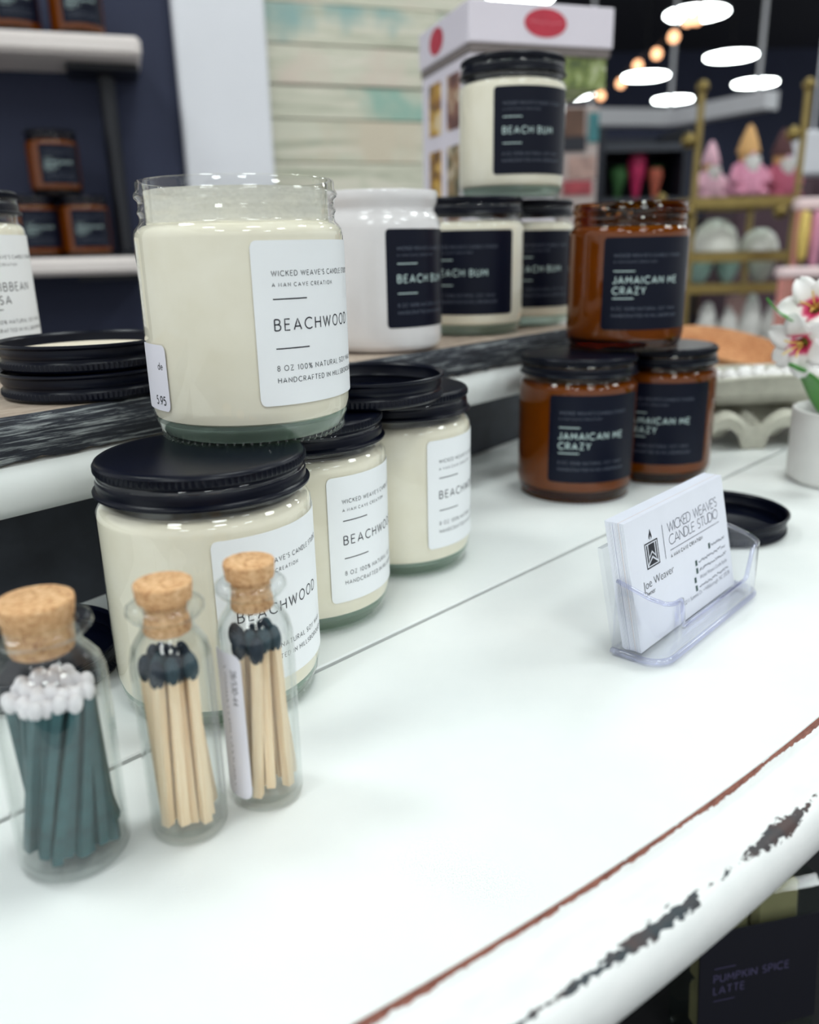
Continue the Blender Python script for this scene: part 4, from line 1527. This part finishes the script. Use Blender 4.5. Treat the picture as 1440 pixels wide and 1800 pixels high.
# gold shelf unit (etagere)
EY = 2.05
ex0, ex1 = place(1216, 400, EY).x, place(1394, 400, EY).x
zt = place(1300, 160, EY).z
eta = thing('gold_shelf_unit', 'gold shelf unit with ball finials full of pink figures and white dishes', 'shelf unit', ((ex0+ex1)/2, EY+.13, ZF))
cx, cy = (ex0+ex1)/2, EY+.13
hw = (ex1-ex0)/2
for sx in (-1, 1):
    for yy in (-.13, .13):
        ph_ = zt if yy < 0 else place(1300, 345, EY).z
        p = MB().tube([(sx*hw, yy, 0), (sx*hw, yy, ph_-ZF)], .0075, 10).build('post', M['gold'], eta, True, 40)
        MB().ball((sx*hw, yy, ph_-ZF+.010), .014, 14, 9).build('finial', M['gold'], p, True)
shelf_zs = [place(1300, 345, EY).z, place(1300, 442, EY).z, place(1300, 497, EY).z, place(1300, 610, EY).z]
for i, z in enumerate(shelf_zs):
    h = z-ZF
    f_ = MB()
    f_.box((0, -.13, h-.012), (2*hw, .012, .022)); f_.box((0, .13, h-.012), (2*hw, .012, .022))
    f_.box((-hw, 0, h-.012), (.012, .26, .022)); f_.box((hw, 0, h-.012), (.012, .26, .022))
    s = f_.build('shelf_frame', M['gold'], eta)
    MB().box((0, 0, h-.002), (2*hw-.012, .248, .004)).build('shelf_glass', M['shelf_glass'], s)
for px, py in ((1214, 246), (1213, 372), (1376, 371), (1399, 234)):
    q = place(px, py, EY-.012)
    MB().ball((q.x-cx, -.13, q.z-ZF), .017, 14, 9).build('gold_ball', M['gold'], eta, True)
z0 = shelf_zs[0]
def gnome(px, Y, h, body, hat, lab, lean=0.0, face=True):
    q = place(px, 340, Y)
    t = thing('plush_gnome', lab, 'plush figure', (q.x, Y, z0+.001), R.uniform(-.3, .3), 'pink plush figures on the gold shelf')
    MB().lathe([(0, 0), (h*.24, 0), (h*.28, h*.08), (h*.25, h*.28), (h*.15, h*.48), (0, h*.52)], 20).build('body', body, t, True)
    MB().ball((0, 0, h*.56), h*.13, 14, 9).build('head', M['skin'], t, True)
    MB().lathe([(h*.16, h*.60), (h*.165, h*.63), (h*.12, h*.78), (h*.05, h*.95), (0, h)], 18, mod=None).build('hat', hat, t, True)
    MB().lathe([(0, h*.22), (h*.06, h*.30), (h*.12, h*.47), (h*.10, h*.55)], 14, (0, -h*.15, 0)).build('beard', M['white_soft'], t, True)
    MB().ball((0, -h*.15, h*.57), h*.04, 10, 7).build('nose', M['pale_pink'], t, True)
    for sx in (-1, 1):
        MB().ball((sx*h*.17, -h*.2, h*.05), (h*.08, h*.12, h*.05), 10, 7).build('foot', body, t, True)
        MB().tube([(sx*h*.17, -.02*h, h*.42), (sx*h*.27, -h*.12, h*.25), (sx*h*.20, -h*.2, h*.18)], [h*.06, h*.06, h*.05], 8).build('arm', body, t, True)
gnome(1245, EY+.185, .14, M['pale_pink'], M['pale_pink'], 'pale pink plush gnome, leftmost of the three on the gold shelf')
gnome(1309, EY+.06, .160, M['pink'], M['skin'], 'pink plush gnome with a tan hat, middle of the gold shelf')
gnome(1368, EY+.19, .165, M['rose'], M['dark_hat'], 'rose plush gnome with a dark hat, by the right gold post')

def dish(px, z, r, h, mat, lab, name='bowl', Y=EY+.1, inv=False, cat='bowl', group='white dishes on the gold shelf'):
    q = place(px, 440, Y)
    pr = [(0, h), (r*.35, h*.97), (r*.75, h*.7), (r*.97, h*.25), (r, 0), (r*.94, 0), (r*.9, h*.22), (r*.68, h*.62), (r*.3, h*.88), (0, h*.9)] if inv else \
         [(0, 0), (r*.4, 0), (r*.75, h*.35), (r, h), (r*.95, h), (r*.7, h*.4), (r*.3, h*.08), (0, h*.08)]
    return tag(MB().lathe(pr, 28).build(name, mat, None, True, 50, loc=(q.x, Y, z+.001)), lab, cat, group)
dish(1256, shelf_zs[1], .058, .075, M['white_bowl'], 'large white dome bowl upturned on the second gold shelf, left', inv=True)
dish(1334, shelf_zs[1], .046, .052, M['white_bowl'], 'smaller white dome bowl upturned on the second gold shelf, right', inv=True)
dish(1232, shelf_zs[2], .034, .046, M['mint'], 'mint glazed cup leftmost on the third gold shelf', 'cup', cat='cup')
dish(1282, shelf_zs[2], .030, .046, M['mint'], 'mint glazed cup in the middle of the third gold shelf', 'cup', cat='cup')
dish(1340, shelf_zs[2], .034, .045, M['white_bowl'], 'white cup rightmost on the third gold shelf', 'cup', cat='cup')
qb = place(1322, 520, EY+.12)
tag(MB().box((qb.x, EY+.19, shelf_zs[3]+.0555), (.065, .04, .109), bev=.004).build('gift_box', plain('dusty_pink_box', (206, 160, 158), .6), None), 'dusty pink upright box on the lowest gold shelf', 'box')
for i, (px, h, w) in enumerate(((1236, .105, .026), (1272, .095, .022), (1310, .125, .026), (1347, .10, .022))):
    q = place(px, 600, EY+.06)
    mb = MB()
    rr = random.Random(20+i)
    mb.lathe([(0, 0), (w*.7, 0), (w, h*.2), (w*.95, h*.45), (w*.6, h*.75), (w*.25, h*.95), (0, h)], 16, mod=lambda a, b_: rr.uniform(-.006, .006))
    tag(mb.build('tissue_bundle', M['white_soft'], None, True, 60, loc=(q.x, EY+.045, shelf_zs[3]+.001)),
        ['white tissue bundle leftmost on the lowest gold shelf', 'white tissue bundle second from left on the lowest gold shelf', 'tallest white tissue bundle on the lowest gold shelf', 'white tissue bundle rightmost on the lowest gold shelf'][i], 'tissue', 'white tissue bundles')

# copper frame rack at the right edge with hanging cloths
RY = 1.75
r0, r1 = place(1374, 480, RY), place(1480, 480, RY)
rack = thing('copper_rack', 'rose copper frame rack at the right edge', 'rack', (r0.x, RY, ZF))
W_ = r1.x-r0.x
zhi, zlo = place(1400, 352, RY).z-ZF, place(1400, 479, RY).z-ZF
for x in (.004, W_):
    MB().tube([(x, 0, 0), (x, 0, zlo)], .009, 10).build('leg', M['copper'], rack, True, 40)
u0 = place(1398, 352, RY+.2).x-r0.x
for x in (u0+.012, u0+W_):
    MB().tube([(x, .2, 0), (x, .2, zhi)], .007, 10).build('leg', M['copper'], rack, True, 40)
MB().box((W_/2, 0, zlo), (W_+.02, .03, .022), bev=.005).build('lower_bar', M['pale_bar'], rack)
MB().box((u0+W_/2, .2, zhi), (W_, .03, .026), bev=.005).build('upper_bar', M['pale_bar'], rack)
MB().tube([(W_, 0, zlo-.03), (u0+W_, .2, zlo-.03)], .006, 8).build('tie_bar', M['copper'], rack, True, 40)
for i, (px, col, lab, L) in enumerate(((1409, 'pale_yellow', 'pale yellow tassel hanging from the copper rack', .12), (1431, 'pink', 'pink tassel hanging from the copper rack', .14))):
    tag(MB().lathe([(.003, 0), (.010, -.006), (.013, -L*.4), (.010, -L*.8), (0, -L)], 14).build('hanging_tassel', M[col], None, True, loc=(place(px, 352, RY+.2).x, RY+.170, zhi+ZF-.014)), lab, 'tassel')
tag(MB().box((r0.x+.075, RY+.45, .35), (.20, .05, .5), bev=.01).build('hanging_sign', M['trim'], None), 'white hanging board at the right edge behind the gold shelf', 'sign')
bs = bpy.data.objects['hanging_sign']
q = place(1425, 270, 3.2)
bs.location = (0, 0, 0)
bs.data.clear_geometry()
mbx = MB().box((q.x, 3.2, q.z), (.16, .05, .15), bev=.01)
mbx.tube([(q.x, 3.2, q.z+.07), (q.x, 3.2, 2.94)], .004, 6)
bs.data.from_pydata(mbx.v, [], mbx.f)

# dark shelving with bouquets and the poster stand
SY = 3.1
sx0, sx1 = place(1050, 300, SY).x, place(1212, 300, SY).x
un = thing('dark_shelf_unit', 'dark navy shelf unit with bouquets under the white beam', 'shelf unit', ((sx0+sx1)/2, SY, ZF))
zt = place(1120, 222, SY).z-ZF
w_ = sx1-sx0
M['dark_unit'] = plain('dark_navy_laminate', (22, 26, 40), .6, .1)
MB().box((0, .35, zt/2), (w_, .02, zt)).build('back_panel', M['dark_unit'], un)
for sx in (-1, 1):
    MB().box((sx*(w_/2-.012), .17, zt/2), (.024, .34, zt)).build('side_panel', M['dark_unit'], un)
zs = place(1120, 348, SY).z-ZF
zm = place(1120, 252, SY).z-ZF
for z in (zs, zm, zs-.4):
    MB().box((0, .17, z-.012), (w_-.05, .336, .024)).build('shelf', plain('grey_shelf_%d' % int(z*100), (56, 60, 70), .5), un)
M['hotpink'] = plain('hot_pink_wrap', (222, 52, 110), .5, .2, 20)
M['foliage'] = plain('dark_foliage', (64, 112, 62), .7, .35, 40)
M['coral'] = plain('coral_wrap', (226, 120, 96), .6, .15, 20)
M['cream'] = plain('cream_wrap', (214, 204, 176), .7, .1, 20)
me_fl = blade(.038, .012, .7, 5); me_fl.materials.append(M['foliage'])
def bouquet(px, mat, h, r, lab, leaves=10):
    q = place(px, 330, SY+.1)
    t = thing('bouquet', lab, 'bouquet', (q.x, SY+.1, zs+ZF+.001), 0, 'bouquets in the dark shelf unit')
    MB().lathe([(0, 0), (r*.3, 0), (r*.55, h*.4), (r, h*.8), (r*.9, h), (r*.6, h*.93), (0, h*.85)], 16, mod=lambda a, b_: R.uniform(-.004, .004)).build('wrap', mat, t, True, 60)
    for i in range(leaves):
        a = R.uniform(0, 2*PI)
        obj('leaf', me_fl, None, t, loc=(r*.4*math.cos(a), r*.4*math.sin(a), h*.8), rot=orient((math.cos(a)*.25, math.sin(a)*.25, 1), (math.cos(a), math.sin(a), 0)))
bouquet(1086, M['foliage'], .10, .028, 'leafy green bouquet at the left of the dark shelf unit', 16)
bouquet(1118, M['hotpink'], .145, .034, 'hot pink wrapped bouquet in the dark shelf unit', 0)
bouquet(1151, M['coral'], .10, .026, 'coral wrapped bouquet right of the hot pink one', 6)

# pinboard with prints right of the stacked candle
BY = 2.3
pb0, pb1 = place(984, 260, BY), place(1052, 260, BY)
pbd = thing('print_stand', 'pale stand with brown and teal picture prints beside the stacked candle', 'print stand', ((pb0.x+pb1.x)/2, BY, ZF))
w_ = pb1.x-pb0.x
ztop = place(1020, 186, BY).z-ZF
MB().box((0, .015, ztop/2), (w_, .02, ztop), bev=.003).build('panel', plain('pale_pink_panel', (206, 190, 186), .6, .1, 6), pbd)
for i, (x0_, y0_, x1_, y1_, c) in enumerate(((990, 190, 1028, 240, (110, 78, 62)), (1036, 198, 1052, 250, (62, 130, 136)), (988, 240, 1030, 266, (28, 30, 44)), (1000, 275, 1046, 312, (196, 160, 150)), (990, 318, 1040, 342, (178, 70, 80)))):
    a, b = place(x0_, y0_, BY), place(x1_, y1_, BY)
    MB().box(((a.x+b.x)/2-(pb0.x+pb1.x)/2, .002, (a.z+b.z)/2-ZF), (abs(b.x-a.x), .004, abs(a.z-b.z))).build('print', plain('print_%d' % i, c, .5, .35, 25), pbd)

# white fascia beam with a bend
M['fascia'] = plain('white_fascia', (246, 246, 250), .6, .02, 3)
cb = at(1181, 220, 6.2)
zb_ = cb.z
la, ra = at_z(1040, 219, zb_), at_z(1336, 192, zb_)
hgt_ = at(1181, 191, 6.2).z-zb_
fa = MB()
th_ = .12
def seg(a, b):
    d = (b-a); d.z = 0
    L = d.length
    ang = math.atan2(d.y, d.x)
    n_ = Vector((-math.sin(ang), math.cos(ang), 0))*th_/2
    c_ = (a+b)/2 + n_
    fa.box((c_.x, c_.y, zb_+hgt_/2), (L+.06, th_, hgt_), rotz(ang))
seg(la, cb); seg(cb, ra)
for q in (la, cb, ra):
    fa.tube([(q.x, q.y+.06, zb_+hgt_*.5), (q.x, q.y+.06, 2.949)], .012, 6)
tag(fa.build('fascia_beam', M['fascia'], None), 'white fascia beam bent in the middle, hung under the black ceiling', 'beam')
# low merchandise cabinets filling the middle distance
for i, (px, Y, w_, h_, c, lab) in enumerate(((1240, 4.6, .9, 1.05, (70, 66, 74), 'dark grey merchandise cabinet behind the gold shelf unit'), (1420, 4.0, .7, 1.2, (84, 60, 70), 'plum merchandise cabinet at the right edge far behind'), (1030, 5.4, .9, .95, (96, 86, 84), 'brown merchandise cabinet behind the print stand'))):
    q = place(px, 430, Y)
    t = thing('merchandise_cabinet', lab, 'cabinet', (q.x, Y, ZF))
    m_ = plain('cabinet_%d' % i, c, .6, .2, 5)
    MB().box((0, .2, h_/2), (w_, .4, h_), bev=.01).build('body', m_, t)
    for sx in (-1, 1):
        d_ = MB().box((sx*w_/4, -.008, h_/2), (w_/2-.02, .014, h_-.08), bev=.004).build('door', m_, t)
        MB().tube([(sx*.03, -.03, h_*.5), (sx*.03, -.03, h_*.62)], .006, 8).build('handle', M['gold'], d_)

# ================================================================== LOWER STAND AND CLAMSHELL PACK
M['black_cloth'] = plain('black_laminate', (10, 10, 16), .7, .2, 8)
cp = Vector((0, 0, HC)) + ray(1345, 1700)*.42
zs_ = cp.z-.052
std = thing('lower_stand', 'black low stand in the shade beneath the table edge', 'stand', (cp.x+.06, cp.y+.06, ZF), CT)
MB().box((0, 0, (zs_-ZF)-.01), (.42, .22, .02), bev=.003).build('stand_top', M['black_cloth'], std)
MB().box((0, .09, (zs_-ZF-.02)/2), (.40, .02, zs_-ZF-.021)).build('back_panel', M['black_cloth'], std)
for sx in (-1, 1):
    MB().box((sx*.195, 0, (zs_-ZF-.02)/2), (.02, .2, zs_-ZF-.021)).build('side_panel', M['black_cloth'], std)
cl = thing('wax_melt_pack', 'clear clamshell wax pack with a black label below the table edge', 'wax pack', (cp.x, cp.y, zs_+.0004), math.radians(12), rot=(math.radians(-6), 0, math.radians(12)))
M['clam'] = thin_glass('clamshell_plastic', (.86, .92, .89), .08, 1.5, edge=(.6, .7, .66))
MB().box((0, .012, .046), (.076, .024, .092), bev=.004).build('clear_shell', M['clam'], cl)
M['tan_wax'] = plain('tan_wax', (150, 140, 104), .5, .08)
for i in range(2):
    for j in range(3):
        MB().box((-.0145+.029*i, .013, .018+.0285*j), (.027, .014, .0265), bev=.003).build('wax_cube', M['tan_wax'], cl)
lb = MB().box((0, -.0008, .042), (.068, .001, .062)).build('label', plain('black_pack_label', (16, 16, 28), .5, .05), cl)
mb = MB()
M['ink_pack'] = plain('dim_lilac_ink', (74, 70, 100), .5)
f3 = lambda s, t_: (s, -.0016, t_)
for s, z in (('PUMPKIN SPICE', .0445), ('LATTE', .0375)):
    ribbons(mb, text_strokes(s, -.026, z, .0042, .3)[0], .0007, f3)
ribbons(mb, [[(-.026, .0525), (-.014, .0525)]], .0005, f3)
ribbons(mb, [[(-.026, .0335), (-.014, .0335)]], .0005, f3)
mb.build('pack_lettering', M['ink_pack'], lb)

# ================================================================== lift everything from table-top zero to floor zero
for o in list(scene.objects):
    if o.parent is None and o is not camo:
        o.location.z += TZ
